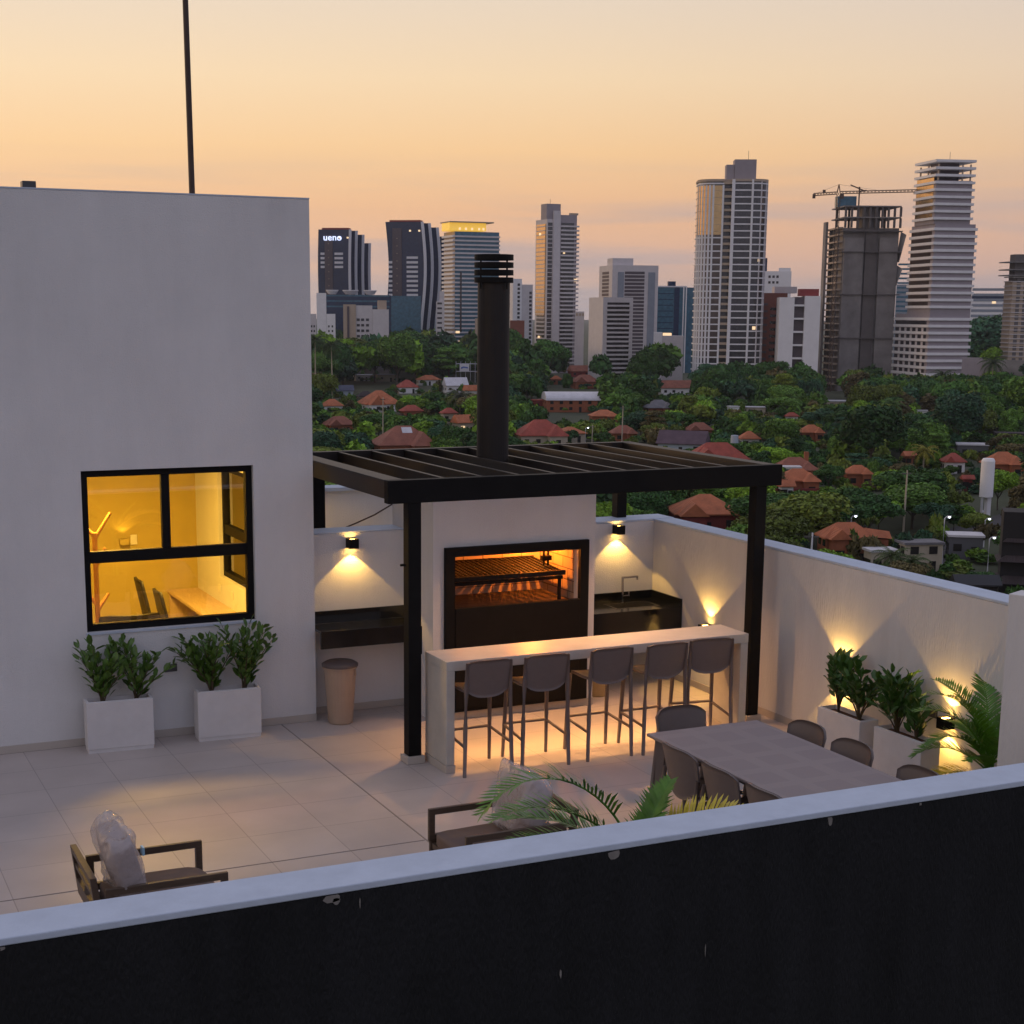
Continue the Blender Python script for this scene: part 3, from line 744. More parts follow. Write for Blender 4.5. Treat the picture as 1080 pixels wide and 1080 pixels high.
for (x, y, a, lab) in ((7.30, 9.97, 90, 'dining chair on the wall side of the table nearest the bar'), (7.29, 9.37, 91, 'dining chair on the wall side of the table, middle of three'),
                       (7.28, 8.58, 89, 'dining chair on the wall side of the table, nearest the black parapet'),
                       (6.44, 9.83, -90, 'dining chair on the near long side of the table beside the table leg'), (6.44, 9.27, -91, 'dining chair on the near long side of the table, middle of three'),
                       (6.44, 8.68, -89, 'dining chair on the near long side, mostly hidden by the parapet')):
    dup(ch0, (x, y, 0), R(a), lab)

# ------------------------------------------------------------------ lounge armchairs
def crumple(verts, s, amp, f):
    from mathutils import noise
    return [tuple(Vector(v)+Vector((noise.noise(Vector(v)*f+Vector((s, 0, 0))), noise.noise(Vector(v)*f+Vector((0, s, 9))), noise.noise(Vector(v)*f+Vector((5, 0, s)))))*amp*(.4+2.2*abs(noise.noise(Vector(v)*f*1.7+Vector((s, s, 0)))))) for v in verts]
def blob(cx, cy, cz, hx, hy, hz, lean, s, amp=.03, f=9, p=4.0):
    """soft cushion: superellipsoid, leaned about y, crumpled"""
    b = MB(); nu, nv = 40, 26; vs = []
    sg = lambda a, e: math.copysign(abs(a)**e, a)
    for i in range(nv+1):
        ph = -math.pi/2+math.pi*i/nv
        for j in range(nu):
            th = 2*math.pi*j/nu
            e = 2.0/p
            vs.append((hx*sg(math.cos(ph), e)*sg(math.cos(th), e), hy*sg(math.cos(ph), e)*sg(math.sin(th), e), hz*sg(math.sin(ph), e)))
    vs = crumple(vs, s, amp, f)
    Rm = Matrix.Rotation(lean, 3, 'Y')
    vs = [tuple(Rm @ Vector(v)+Vector((cx, cy, cz))) for v in vs]
    fs = [(i*nu+j, i*nu+(j+1) % nu, (i+1)*nu+(j+1) % nu, (i+1)*nu+j) for i in range(nv) for j in range(nu)]
    b.add(vs, fs); return b
def make_armchair(label):
    """local +x is the way the chair looks; base under its middle"""
    t = thing('lounge_armchair', label, 'armchair', (0, 0, 0), 0, 'wooden lounge armchairs wrapped in plastic')
    for s in (-1, 1):
        y0, y1 = sorted((s*.315, s*.345))
        f = MB().frame(-.37, .41, .31, .555, -.32, .365, .36, .51, y0, y1)
        a = link('arm', f, M['wood'], t, off=False, bevel=.004)
        link('leg', MB().box(.33, .40, y0+.002, y1-.002, 0, .309), M['wood'], t, off=False)
        link('leg', MB().box(-.36, -.30, y0+.002, y1-.002, 0, .309), M['wood'], t, off=False)
    bm_ = MB().frame(-.345, .345, .30, .64, -.30, .30, .42, .595, 0, .04).box(-.299, .299, .006, .034, .49, .525)
    bm_.v = [(-.385-y*1.0-(z-.3)*.12, x, z) for (x, y, z) in bm_.v]; bm_.f = [tuple(reversed(q)) for q in bm_.f]
    link('back_frame', bm_, M['wood'], t, off=False)
    link('seat_frame', MB().box(-.36, .39, -.312, .312, .26, .30), M['wood'], t, off=False)
    c = link('seat_cushion', blob(.04, 0, .345, .36, .30, .06, 0, 3, .012, 8, 6), M['seat_fabric'], t, off=False, smooth=True)
    return t
ac = make_armchair('wooden lounge armchair on the left with a plastic wrapped cushion')
ac.location = (2.075, 9.60, 0)
ac2 = dup(ac, (4.57, 9.60, 0), R(180), 'wooden lounge armchair behind the palm fronds, facing left')
def wrapped_cushion(x, y, s, flip, label, hz=.24):
    t = thing('wrapped_cushion', label, 'cushion', (x, y, .43), R(180) if flip else 0, 'cushions in clear plastic')
    link('cushion', blob(0, 0, .20, .085, .27, .20, R(-14), s, .018, 7, 5), M['cushion'], t, off=False, smooth=True)
    link('plastic_bag', blob(.0, 0, .21, .115, .30, hz, R(-14), s+2, .060, 6, 4.0), M['plastic'], t, off=False, smooth=True)
    return t
c1 = wrapped_cushion(1.86, 9.58, 11, False, 'cushion in crumpled clear plastic on the left armchair')
link('paper_tag', MB().box(.135, .15, -.06, .0, .22, .27), M['tagblue'], c1, off=False)
wrapped_cushion(4.74, 9.58, 21, True, 'cushion in crumpled clear plastic behind the palm fronds', .25)

# ------------------------------------------------------------------ planters, shrubs, palms
def planter(x, y, rz, label):
    t = thing('planter_box', label, 'planter', (x, y, 0), rz, 'white concrete planter boxes')
    b = MB().frame(-.31, .31, -.105, .105, -.285, .285, -.08, .08, 0, .455)
    b.v = [(x_, z_, .49-y_) for (x_, y_, z_) in b.v]
    link('box', b, M['planter'], t, off=False, bevel=.004)
    link('base', MB().box(-.305, .305, -.10, .10, .0, .034), M['planter'], t, off=False)
    link('soil', MB().box(-.284, .284, -.079, .079, .40, .455), M['soil'], t, off=False)
    return t
def leaf(b, p, d, n, ln, w):
    d = d.normalized(); sde = d.cross(n)
    if sde.length < 1e-4: sde = Vector((1, 0, 0))
    sde.normalize(); up = sde.cross(d)
    c = [p, p+d*ln*.30+sde*w*.42+up*ln*.05, p+d*ln*.68+sde*w*.45+up*ln*.04, p+d*ln-up*ln*.06, p+d*ln*.68-sde*w*.45+up*ln*.04, p+d*ln*.30-sde*w*.42+up*ln*.05, p+d*ln*.5-up*ln*.02]
    b.add(c, [(0, 1, 6), (1, 2, 6), (2, 3, 6), (3, 4, 6), (4, 5, 6), (5, 0, 6)])
def shrub(x, y, z, h, spread, nst, nlf, seed, label, ln=.085, lw=.040, bare=.2, m='leaf'):
    q = random.Random(seed)
    t = thing('leafy_shrub', label, 'plant', (x, y, z), 0, 'leafy shrubs in the planters')
    st = MB(); lf = MB()
    for k in range(nst):
        a = q.uniform(0, 6.28); sp_ = spread*q.uniform(.25, 1.0); hh = h*q.uniform(.62, 1.0)
        tip = Vector((math.cos(a)*sp_, math.sin(a)*sp_*.6, hh))
        ctl = Vector((tip.x*.25, tip.y*.25, hh*.5))
        pts = [Vector((0, 0, 0)).lerp(ctl, i/5)*(1-i/5)+ctl.lerp(tip, i/5)*(i/5) for i in range(6)]
        pts[0] = Vector((q.uniform(-.015, .015), q.uniform(-.015, .015), -.02))
        st.path(pts, [.008, .007, .006, .005, .004, .002], 5)
        for i in range(nlf):
            s = bare+(1-bare)*(i/(nlf-1))**.85
            f = s*5; i0 = min(int(f), 4); p = pts[i0].lerp(pts[i0+1], f-i0)
            ax = (pts[i0+1]-pts[i0]).normalized()
            aa = i*2.4+q.uniform(-.5, .5)
            side_ = Vector((math.cos(aa), math.sin(aa), 0))
            d = side_*q.uniform(.45, .95)+ax*q.uniform(.5, 1.6)+Vector((0, 0, q.uniform(-.25, .5)))
            p = p+side_*q.uniform(.0, .035)
            leaf(lf, p, d, Vector((0, 0, 1))+Vector((q.uniform(-.5, .5), q.uniform(-.5, .5), 0)), ln*q.uniform(.7, 1.2), lw*q.uniform(.8, 1.2))
    link('stem', st, M['stem'], t, off=False)
    link('foliage', lf, M[m], t, off=False)
    return t
planter(2.83, 14.345, R(-3), 'white planter box under the left half of the lit window')
planter(3.885, 14.345, R(-3), 'white planter box under the right half of the lit window')
planter(8.865, 11.16, R(-90), 'white planter box against the right wall, farther from the parapet')
planter(8.90, 10.38, R(-89), 'white planter box against the right wall beside the corner lamp')
SH = [(2.68, 14.36, .60, .33, 14, 26, 1, 'tall leafy shrub at the left end of the left window planter', 'leaf2'), (3.0, 14.35, .54, .34, 13, 24, 2, 'small leafy shrub at the right end of the left window planter', 'leaf2'),
      (3.74, 14.36, .64, .38, 18, 26, 3, 'wide leafy shrub at the left end of the right window planter', 'leaf2'), (4.06, 14.34, .66, .34, 16, 26, 4, 'upright leafy shrub at the right end of the right window planter', 'leaf2'),
      (8.87, 11.30, .60, .22, 13, 24, 5, 'tall shrub lit from behind by the wall lamp', 'leaf'), (8.87, 11.00, .52, .24, 13, 22, 6, 'thin stemmed shrub at the near end of the lit planter', 'leaf'),
      (8.89, 10.50, .54, .27, 18, 26, 7, 'dense dark shrub in the planter beside the corner lamp', 'leaf'), (8.89, 10.25, .34, .14, 8, 18, 8, 'small shrub at the near end of the planter beside the corner lamp', 'leaf')]
for (x, y, h, sp_, ns, nl, sd, lab, m) in SH:
    big = sd in (5, 6, 7)
    shrub(x, y, .455, h, sp_*1.25, int(ns*.72), int(nl*.62), sd, lab, ln=.125 if big else .115, lw=.062 if big else .055, bare=.34 if big else .14, m=m)

def frond(parent, az, elev, length, droop, nl, ll, m, seed, cup=.5):
    q = random.Random(seed); b = MB()
    pts = []; p = Vector((0, 0, 0)); e = elev
    n = 14
    hd = Vector((math.cos(az), math.sin(az), 0))
    for i in range(n+1):
        pts.append(p.copy())
        p = p+(hd*math.cos(e)+Vector((0, 0, math.sin(e))))*(length/n)
        e -= droop/n*(0.4+1.2*i/n)
    b.path(pts, [.009*(1-.8*i/n) for i in range(n+1)], 5)
    sd = Vector((-hd.y, hd.x, 0))
    for i in range(nl):
        s = .22+.78*i/(nl-1)
        f = s*n; i0 = min(int(f), n-1); p = pts[i0].lerp(pts[i0+1], f-i0); ax = (pts[i0+1]-pts[i0]).normalized()
        up = sd.cross(ax); up = up if up.z > 0 else -up
        w = math.sin(math.pi*min(1, .25+.75*s*.95))*.75+.25
        for sg in (-1, 1):
            d = (ax*.75+sd*sg*q.uniform(.75, .95)+up*cup*q.uniform(.6, 1.1)).normalized()
            lnn = ll*w*q.uniform(.85, 1.1)
            side_ = d.cross(up).normalized()*.0092
            m1 = p+d*lnn*.5+Vector((0, 0, -.01)); tp = p+d*lnn+Vector((0, 0, -lnn*.18))
            b.add([p-side_*.6, p+side_*.6, m1+side_, tp, m1-side_], [(0, 1, 2, 4), (4, 2, 3)])
    o = link('frond', b, M[m], parent, off=False)
    return o
def palm(x, y, z, label, spec):
    t = thing('potted_palm', label, 'palm', (x, y, z), 0, 'feathery palms on the terrace')
    st = MB(); hs = max(.25, max(s_[5] for s_ in spec))
    for k in range(5):
        a = k*1.3
        st.path([(.04*math.cos(a), .04*math.sin(a), -.04), (.02*math.cos(a), .02*math.sin(a), hs)], [.014, .008], 6)
    link('stem', st, M['frond'], t, off=False)
    for i, (az, el, ln, dr, m, dz) in enumerate(spec):
        f = frond(t, R(az), R(el), ln, dr, 34, .225*(.6+.4*ln), m, i+int(x*10))
        f.location = (0, 0, dz)
    return t
def pot(x, y, r, h, label):
    t = thing('plant_pot', label, 'pot', (x, y, 0), 0, 'dark round plant pots')
    link('bowl', MB().lathe([(.001, .0), (r*.72, .0), (r*.95, h-.03), (r, h-.03), (r, h), (r*.9, h), (r*.86, h-.04), (.001, h-.045)], 28), M['pot'], t, off=False)
    link('soil', MB().lathe([(.001, h-.038), (r*.855, h-.044)], 20), M['soil'], t, off=False)
    return t
pot(8.98, 9.44, .17, .36, 'dark round pot holding the palm in the right corner')
palm(8.98, 9.44, .33, 'bushy palm in the corner beside the wall lamp', [(150, 70, .85, 1.7, 'frond', .1), (100, 74, .92, 1.4, 'frond', .1), (60, 76, .92, 1.3, 'frond', .1), (165, 62, .70, 2.0, 'frond', .08),
     (20, 66, .72, 1.4, 'frond', .1), (250, 60, .66, 1.4, 'frond', .1), (150, 45, .70, 1.7, 'frond', .05), (300, 65, .66, 1.2, 'frond', .1), (170, 78, .95, 1.5, 'frond', .1), (172, 22, .62, .9, 'frond_yellow', .0), (80, 50, .75, 1.4, 'frond', .05), (205, 55, .55, 1.4, 'frond', .02)])  # the low yellow frond has the wall lamp's light painted into its colour
pot(4.36, 7.35, .17, .40, 'dark pot hidden behind the black parapet')
palm(4.36, 7.35, .38, 'feathery palm rising behind the black parapet wall', [(176, 64, 1.2, 2.3, 'frond', .68), (186, 26, .85, .5, 'frond', .64), (168, 48, .95, 1.5, 'frond', .64), (20, 60, .54, .35, 'frond', .60),
     (-4, 40, .92, 1.5, 'frond_yellow', .62), (14, 28, .75, 1.0, 'frond_yellow', .58), (25, 35, .6, 1.0, 'frond', .55), (150, 38, .8, 1.0, 'frond', .6), (240, 45, .8, 1.3, 'frond', .1), (300, 50, .8, 1.2, 'frond', .1), (90, 45, .8, 1.2, 'frond', .1)])

mast = thing('antenna_mast', 'thin dark mast rising from the roof of the white room', 'mast', (3.92, 15.3, 5.0))
link('pole', MB().path([(3.92, 15.3, 5.0), (3.905, 15.3, 7.0), (3.88, 15.3, 9.5)], [.030, .028, .024], 10), M['pole'], mast)
link('base_plate', MB().box(3.84, 4.0, 15.22, 15.38, 5.001, 5.012), M['pole'], mast)
# ================================================================== THE CITY BELOW
G = -34.0                                   # street level, the terrace is the tenth floor
AX, AY = math.sin(YAW), math.cos(YAW)
def ray(px, py):
    a, b = (px-CX)/FPX, (py-CY)/FPX
    return _f + _r2*a + _d2*b
def at(px, D):
    """ground position D metres ahead, in the direction of a picture column at the horizon"""
    d = ray(px, 329.0); s = D/(d.x*AX+d.y*AY)
    return CAM.x+d.x*s, CAM.y+d.y*s
def zat(px, py, D):
    d = ray(px, py); s = D/(d.x*AX+d.y*AY)
    return CAM.z+d.z*s
def depth(py, z=G):
    d = ray(540, py); s = (z-CAM.z)/d.z
    return s*(d.x*AX+d.y*AY)
def px_of(x, y, z):
    v = Vector((x, y, z))-CAM
    w = v.dot(_f)
    return CX+FPX*v.dot(_r2)/w, CY+FPX*v.dot(_d2)/w, w

M['ground'] = mat('dusty_ground', (.052, .062, .026), .95, var=.4, vscale=.03)
M['asphalt'] = mat('asphalt', (.06, .055, .055), .9, var=.2, vscale=.2)
# ground as one large sheet
gs = MB(); gs.add([(-4190, -1390, G), (6190, -1390, G), (6190, 7590, G), (-4190, 7590, G)], [(0, 1, 2, 3)])
struct('ground', gs, M['ground'])
def road(name, pts, w):
    b = MB()
    P = [Vector((*p, 0)) for p in pts]
    vs = []; fs = []
    for i, p in enumerate(P):
        t = (P[min(i+1, len(P)-1)]-P[max(0, i-1)]).normalized(); n = Vector((-t.y, t.x, 0))
        for s in (-1, 1):
            q = p+n*s*w/2; vs.append((q.x, q.y, G+.02))
    for i in range(len(P)-1): fs.append((2*i, 2*i+1, 2*i+3, 2*i+2))
    return struct(name, b.add(vs, fs), M['asphalt'])
road('road', [at(1010, 150), at(1006, 230), at(1002, 262), at(1100, 300)], 9)

# haze: even air between the camera and the towers
def haze():
    b = MB().box(-4200, 6200, -1400, 7600, G-1, 190)
    m = bpy.data.materials.new('evening_haze'); m.use_nodes = True; t = m.node_tree; t.nodes.clear()
    o = N(t, 'ShaderNodeOutputMaterial'); p = N(t, 'ShaderNodeVolumePrincipled')
    p.inputs['Color'].default_value = (.90, .92, 1.0, 1); p.inputs['Density'].default_value = HAZE; p.inputs['Anisotropy'].default_value = .2
    t.links.new(p.outputs[0], o.inputs['Volume'])
    h = link('haze', b, m); h['kind'] = 'stuff'
HAZE = .00005
haze()

# ------------------------------------------------------------------ towers
def glassy(name, col, rough=.12, metal=.0, spec=.9, var=.35):
    return mat(name, col, rough, metal=metal, spec=spec, var=var, vscale=.5)
T = {}
T['navy'] = glassy('navy_curtain_wall', (.012, .032, .085), .25, spec=.5)
T['teal'] = glassy('teal_glass', (.05, .15, .22), .2, spec=.6)
T['dark'] = glassy('dark_window_glass', (.03, .028, .032), .14)
T['brownglass'] = glassy('bronze_glass', (.10, .07, .055), .12, metal=.35)
T['skygold'] = mat('sky_tinted_glass', (.62, .42, .20), .16, metal=.9, var=.15, vscale=.4)  # gold of the reflected evening sky is put into the glass colour
T['white'] = mat('white_tower_render', (.82, .80, .80), .8, var=.06, vscale=.3)
T['offwhite'] = mat('offwhite_tower_render', (.62, .58, .58), .8, var=.08, vscale=.3)
T['beige'] = mat('beige_tower_render', (.46, .36, .27), .8, var=.08, vscale=.3)
T['greypurple'] = mat('grey_tower_cladding', (.33, .29, .31), .8, var=.08, vscale=.3)
T['greyconc'] = mat('raw_concrete', (.27, .25, .24), .9, var=.3, vscale=.12)
T['rawdark'] = mat('raw_concrete_dark', (.15, .135, .13), .9, var=.2, vscale=.2)
T['brick'] = mat('red_brick_tower', (.22, .075, .05), .85, var=.1, vscale=.5)
T['fin'] = mat('pale_metal_fin', (.66, .66, .70), .5)
T['brownpanel'] = mat('brown_stone_panel', (.095, .075, .085), .6, var=.15, vscale=.4)
T['greyblue'] = mat('grey_blue_render', (.26, .29, .34), .8, var=.1, vscale=.3)
T['scaf'] = mat('scaffold_steel', (.10, .09, .08), .7)
T['net'] = mat('white_safety_net', (.50, .48, .46), .8)
T['crane'] = mat('crane_steel', (.10, .06, .04), .6)
T['lit'] = mat('lit_window', (.9, .8, .6), .5, emit=(1, .66, .34), estr=.9)
T['crown'] = mat('lit_crown_panel', (.8, .6, .2), .6, emit=(1, .55, .04), estr=.62)
T['sign'] = mat('lit_sign_letters', (.8, .85, 1), .5, emit=(.62, .72, 1.0), estr=1.5)
T['redroof'] = mat('red_sheet_roof', (.25, .03, .03), .6)

def tower(name, label, px, D, phi, cat='tower', group=None):
    """an Empty at the near corner: local x runs along the front face, y along the left face"""
    x, y = at(px, D)
    return thing(name, label, cat, (x, y, G), -(YAW+math.atan((px-CX)/FPX))+R(phi), group)
def W(npx, D, phi): return npx*D/FPX/math.cos(R(phi))
def Dp(npx, D, phi): return npx*D/FPX/math.sin(R(phi))
def H(px, py, D): return zat(px, py, D)-G
def off_poly(poly, d):
    n = len(poly); out = []
    for i in range(n):
        a, b, c = Vector(poly[i-1]), Vector(poly[i]), Vector(poly[(i+1) % n])
        e1 = (b-a).normalized(); e2 = (c-b).normalized()
        n1 = Vector((e1.y, -e1.x)); n2 = Vector((e2.y, -e2.x)); m_ = (n1+n2)
        m_ = m_/max(.35, (1+n1.dot(n2)))
        out.append((b.x+m_.x*d, b.y+m_.y*d))
    return out
def rect(w, d, x0=0, y0=0): return [(x0, y0), (x0+w, y0), (x0+w, y0+d), (x0, y0+d)]
def body(t, poly, z0, z1, m, name='wall'): return link(name, MB().prism(poly, z0, z1), m, t, off=False)
def slabs(t, poly, z0, pitch, n, th, proud, m, name='floor_slab'):
    o = link(name, MB().prism(off_poly(poly, proud), 0, th), m, t, off=False); o.location = (0, 0, z0)
    rep(o, [(0, 0, pitch*i) for i in range(1, n)])
def bandF(t, x0, x1, z0, pitch, n, h, m, y=-.12, th=.24, name='window_band'):
    o = link(name, MB().box(x0, x1, y, y+th, 0, h), m, t, off=False); o.location = (0, 0, z0)
    rep(o, [(0, 0, pitch*i) for i in range(1, n)])
def bandL(t, y0, y1, z0, pitch, n, h, m, x=-.12, th=.24, name='window_band'):
    o = link(name, MB().box(x, x+th, y0, y1, 0, h), m, t, off=False); o.location = (0, 0, z0)
    rep(o, [(0, 0, pitch*i) for i in range(1, n)])
def pier(t, x0, x1, y0, y1, z0, z1, m, name='pier'): return link(name, MB().box(x0, x1, y0, y1, z0, z1), m, t, off=False)
def winF(t, xs, zs, w, h, m, y=-.15, name='window'):
    first = None
    for z in zs:
        for x in xs:
            if first is None:
                first = link(name, MB().box(-w/2, w/2, y, y+.3, 0, h), m, t, off=False); first.location = (x, 0, z)
            else:
                c = first.copy(); COL.objects.link(c); c.parent = t; c.location = (x, 0, z)
def winL(t, ys, zs, w, h, m, x=-.15, name='window'):
    first = None
    for z in zs:
        for y in ys:
            if first is None:
                first = link(name, MB().box(x, x+.3, -w/2, w/2, 0, h), m, t, off=False); first.location = (0, y, z)
            else:
                c = first.copy(); COL.objects.link(c); c.parent = t; c.location = (0, y, z)
ar = lambda a, n, s: [a+s*i for i in range(n)]

# --- twin wavy glass towers -------------------------------------------------
def wavy(label, pxc, D, wpx, pytop, sway, nslab, sign=False):
    phi = -13
    t = tower('office_tower', label, pxc, D, phi, group='twin wavy glass towers')
    w = W(wpx, D, phi); h = H(pxc, pytop, D)
    th = 9.0
    for k in range(nslab):
        hh = h-(0, .6, 3.4, 10)[k]
        x0 = k*w*.155
        zs = np.linspace(0, hh, 22)
        wave = [sway(z/h) for z in zs]
        left = [(x0+wv*w, z) for wv, z in zip(wave, zs)]
        right = [(x0+w*(1 if k == 0 else .98)+wv*w, z) for wv, z in zip(wave, zs)]
        link('glass_slab', MB().prismy(left+right[::-1], k*th, k*th+th-1.0), T['navy'], t, off=False)
        fin = [(a+.2, z) for a, z in right]+[(a+2.3, z) for a, z in right][::-1]
        link('edge_fin', MB().prismy(fin, k*th-.8, k*th+.5), T['fin'], t, off=False)
    link('parapet_cap', MB().box(.12*w+sway(1)*w, w*.99+sway(1)*w, -.3, th, h+.01, h+1.3), T['redroof'], t, off=False)
    link('stone_panel', MB().box(w*.20, w*.46, -.7, -.02, 0, h*.955), T['brownpanel'], t, off=False)
    pt = 3.6
    if sign:
        bandF(t, w*.06, w*.19, h*.70, pt, 4, 1.9, T['fin'], y=-.45, th=.4); bandF(t, w*.52, w*.80, h*.70, pt, 4, 1.9, T['fin'], y=-.45, th=.4)
        fc = bpy.data.curves.new('lettering', 'FONT'); fc.body = 'ueno'; fc.size = w*.29; fc.extrude = .3; fc.space_character = 1.05; fc.offset = .04
        fo = bpy.data.objects.new('lettering', fc); COL.objects.link(fo)
        me_ = bpy.data.meshes.new_from_object(fo.evaluated_get(bpy.context.evaluated_depsgraph_get())); bpy.data.objects.remove(fo)
        me_.materials.clear(); fo = bpy.data.objects.new('lettering', me_); COL.objects.link(fo); fo.parent = t
        fo.rotation_euler = (R(90), 0, 0); fo.location = (w*.16, -1.2, h*.915); me_.materials.append(T['sign'])
    else:
        bandF(t, w*.085, w*.19, h*.30, pt, 13, 1.8, T['fin'], y=-.45, th=.4); bandF(t, w*.60, w*.92, h*.30, pt, 14, 1.8, T['fin'], y=-.45, th=.4)
    winF(t, [w*.33], ar(h*.45, 9, pt*1.6), .9, .5, T['beige'], y=-.95)
    winF(t, [w*.70, w*.96], [h*.93], 1.5, 1.3, T['lit'], y=-.65)
    return t
wavy('dark wavy glass tower with the lit ueno sign at its top', 337, 1330, 31, 242, lambda s: -.075*math.sin(3.3*s-.2)+.10*(1-s), 4, True)
wavy('taller dark wavy glass tower without a sign', 407, 1250, 36, 234, lambda s: .075*math.sin(5.2*s-1.9)+.01, 4)
# --- their podium with three saucers
t = tower('podium_block', 'low dark glass block with white saucers before the wavy towers', 343, 1180, 0, 'building')
body(t, rect(W(68, 1180, 0), 30), 0, H(343, 311, 1180), T['navy']); bandF(t, 1, W(68, 1180, 0)-1, H(343, 324, 1180), 4, 3, 1.2, T['teal'])
body(t, rect(W(31, 1180, 0), 26, W(68, 1180, 0)+.2, 0), 0, H(343, 311.5, 1180), T['teal'], 'wing')
for (a, b_) in ((344, 357), (361, 378), (383, 397)):
    c = W((a+b_)/2-343, 1180, 0); r_ = W(b_-a, 1180, 0)/2; z = H(343, 310.5, 1180)
    link('saucer_canopy', MB().lathe([(.01, z), (r_*.6, z+.2), (r_, z+3.0), (r_*.98, z+3.4), (.01, z+3.2)], 24, (c, 9)), T['white'], t, off=False)
# --- low blocks at the left
t = tower('apartment_block', 'white apartment block at the edge of the room, left of the podium', 334, 1080, 0, 'building')
body(t, rect(W(10, 1080, 0), 18), 0, H(334, 309, 1080), T['white']); body(t, rect(W(8, 1080, 0), 18, -W(8.5, 1080, 0), 0), 0, H(334, 331, 1080), T['offwhite'], 'wing')
body(t, rect(W(9, 1080, 0), 16, W(10.2, 1080, 0), 0), 0, H(334, 331, 1080), T['white'], 'wing')
winF(t, [-3.6, -1.8], ar(8, 7, 3.2), 1, 1.4, T['dark']); winF(t, [8.2, 10.6], ar(8, 7, 3.2), 1, 1.4, T['dark'])
t = tower('apartment_block', 'beige apartment block with a bare left end before the podium', 362, 960, 0, 'building')
ww = W(1, 960, 0)
body(t, rect(ww*13, 18), 0, H(362, 321, 960), T['beige']); body(t, rect(ww*17, 18, ww*13.1, 1), 0, H(362, 322, 960), T['offwhite'], 'wing'); body(t, rect(ww*17, 18, ww*30.2, .5), 0, H(362, 326, 960), T['offwhite'], 'wing')
body(t, rect(ww*9, 10, ww*36, 3), 0, H(362, 316.5, 960), T['beige'], 'stair_tower')
winF(t, [ww*15.5, ww*20, ww*25, ww*33, ww*38, ww*43], ar(6, 9, 3.3), 1.8, 1.5, T['dark'], y=.75)
pier(t, ww*4, ww*6.2, -.6, .2, 0, H(362, 323, 960), T['brownpanel'])
# --- glass tower with the yellow crown
D, phi = 1150, 20
t = tower('glass_tower', 'glass tower with white balconies and a glowing yellow crown', 480, D, phi)
w, d, h = W(45.5, D, phi), Dp(11.5, D, phi), H(480, 244, D)
body(t, rect(w, d), 0, h, T['teal'])
n = 30; pt = (h-6)/n
bandF(t, -.8, w+.5, 5, pt, n, 1.15, T['offwhite'], y=-.9, th=1.2, name='balcony'); bandL(t, .6, d+1, 5, pt, n, 1.5, T['white'], x=-1.8, th=2.2, name='balcony')
pier(t, -.35, .2, .5, d, 0, h, T['beige'], 'side_panel'); pier(t, w*.10, w*.14, -1.0, -.3, h*.25, h*.70, T['dark'], 'slot_window')
cz = H(480, 243, D); c2 = H(480, 234.5, D)
link('crown', MB().box(-w*.11, w*.72, 2, d*.8, cz, c2), T['crown'], t, off=False)
link('roof_slab', MB().box(-w*.12, w*.88, 0, d*.9, c2+.01, c2+.9), T['beige'], t, off=False)
winF(t, [w*.12, w*.26, w*.40, w*.56, w*.66], [cz+.6], 1.3, 1.6, T['lit'], y=1.7)
winF(t, [w*.12, w*.38], [8+pt*2+2], 3, 1.6, T['lit'], y=-1.1); winF(t, [w*.05], [8+pt*5], 3, 1.6, T['lit'], y=-1.1)
t = tower('apartment_block', 'pale stepped block between the wavy tower and the crowned tower', 460, 1120, 0, 'building')
body(t, rect(W(8.5, 1120, 0), 16), 0, H(460, 318, 1120), T['offwhite']); body(t, rect(W(5, 1120, 0), 14, W(3.4, 1120, 0), 1), H(460, 318, 1120)+.01, H(460, 307, 1120), T['offwhite'], 'upper_block')
bandF(t, .8, W(6, 1120, 0), 6, 3.4, 12, 1.3, T['dark'])
t = tower('apartment_block', 'small beige block left of the chimney pipe', 501, 1000, 0, 'building')
body(t, rect(W(22, 1000, 0), 15), 0, H(501, 336, 1000), T['beige'])
# --- behind the chimney pipe
t = tower('apartment_block', 'white slab block with dark window strips right of the chimney pipe', 541, 1300, 10)
body(t, rect(W(9, 1300, 10), 18), 0, H(541, 294, 1300), T['white']); body(t, rect(W(11.5, 1300, 10), 18, W(9.1, 1300, 10), 1), 0, H(541, 300, 1300), T['offwhite'], 'wing')
bandF(t, W(4.5, 1300, 10), W(7, 1300, 10), 10, 3.3, 16, 2.0, T['dark']); bandF(t, W(17, 1300, 10), W(19.5, 1300, 10), 10, 3.3, 14, 2.0, T['dark'], y=.85)
t = tower('brick_block', 'low red brick block right of the chimney pipe', 538, 930, 0, 'building')
body(t, rect(W(15, 930, 0), 14), 0, H(538, 338, 930), T['brick']); winF(t, ar(4, 2, 3.2), ar(10, 4, 3.3), 1.6, 1.3, T['dark'])
# --- tower with the glass strip and balconies
D, phi = 1000, 24
t = tower('residential_tower', 'slender tower with a glass left strip and a tall grey core', 576, D, phi)
w, d, h = W(33, D, phi), Dp(12, D, phi), H(576, 231, D)
body(t, rect(w*.40, d), 0, h, T['offwhite']); body(t, rect(w*.55, d*.9, w*.40, 1.2), 0, H(576, 226, D), T['greypurple'], 'wing')
link('core', MB().box(.3, w*.45, 2, d*.6, h, H(576, 214.5, D)), T['greypurple'], t, off=False)
link('core', MB().box(w*.18, w*.40, -.8, .0, 0, H(576, 222, D)), T['offwhite'], t, off=False)
n = 34; pt = (h-8)/n
bandF(t, w*.42, w*1.0, 6, pt, n, 1.0, T['offwhite'], y=-.4, th=1.6, name='balcony'); bandF(t, w*.46, w*.86, 7.1, pt, n, 1.5, T['dark'], y=.9, th=.4)
bandF(t, .5, w*.16, 6.5, pt, n, 2.0, T['dark'], y=-.1)
o = link('glass_strip', MB().box(-.5, -.01, 2, d-2, h*.38, h*.97), T['skygold'], t, off=False)
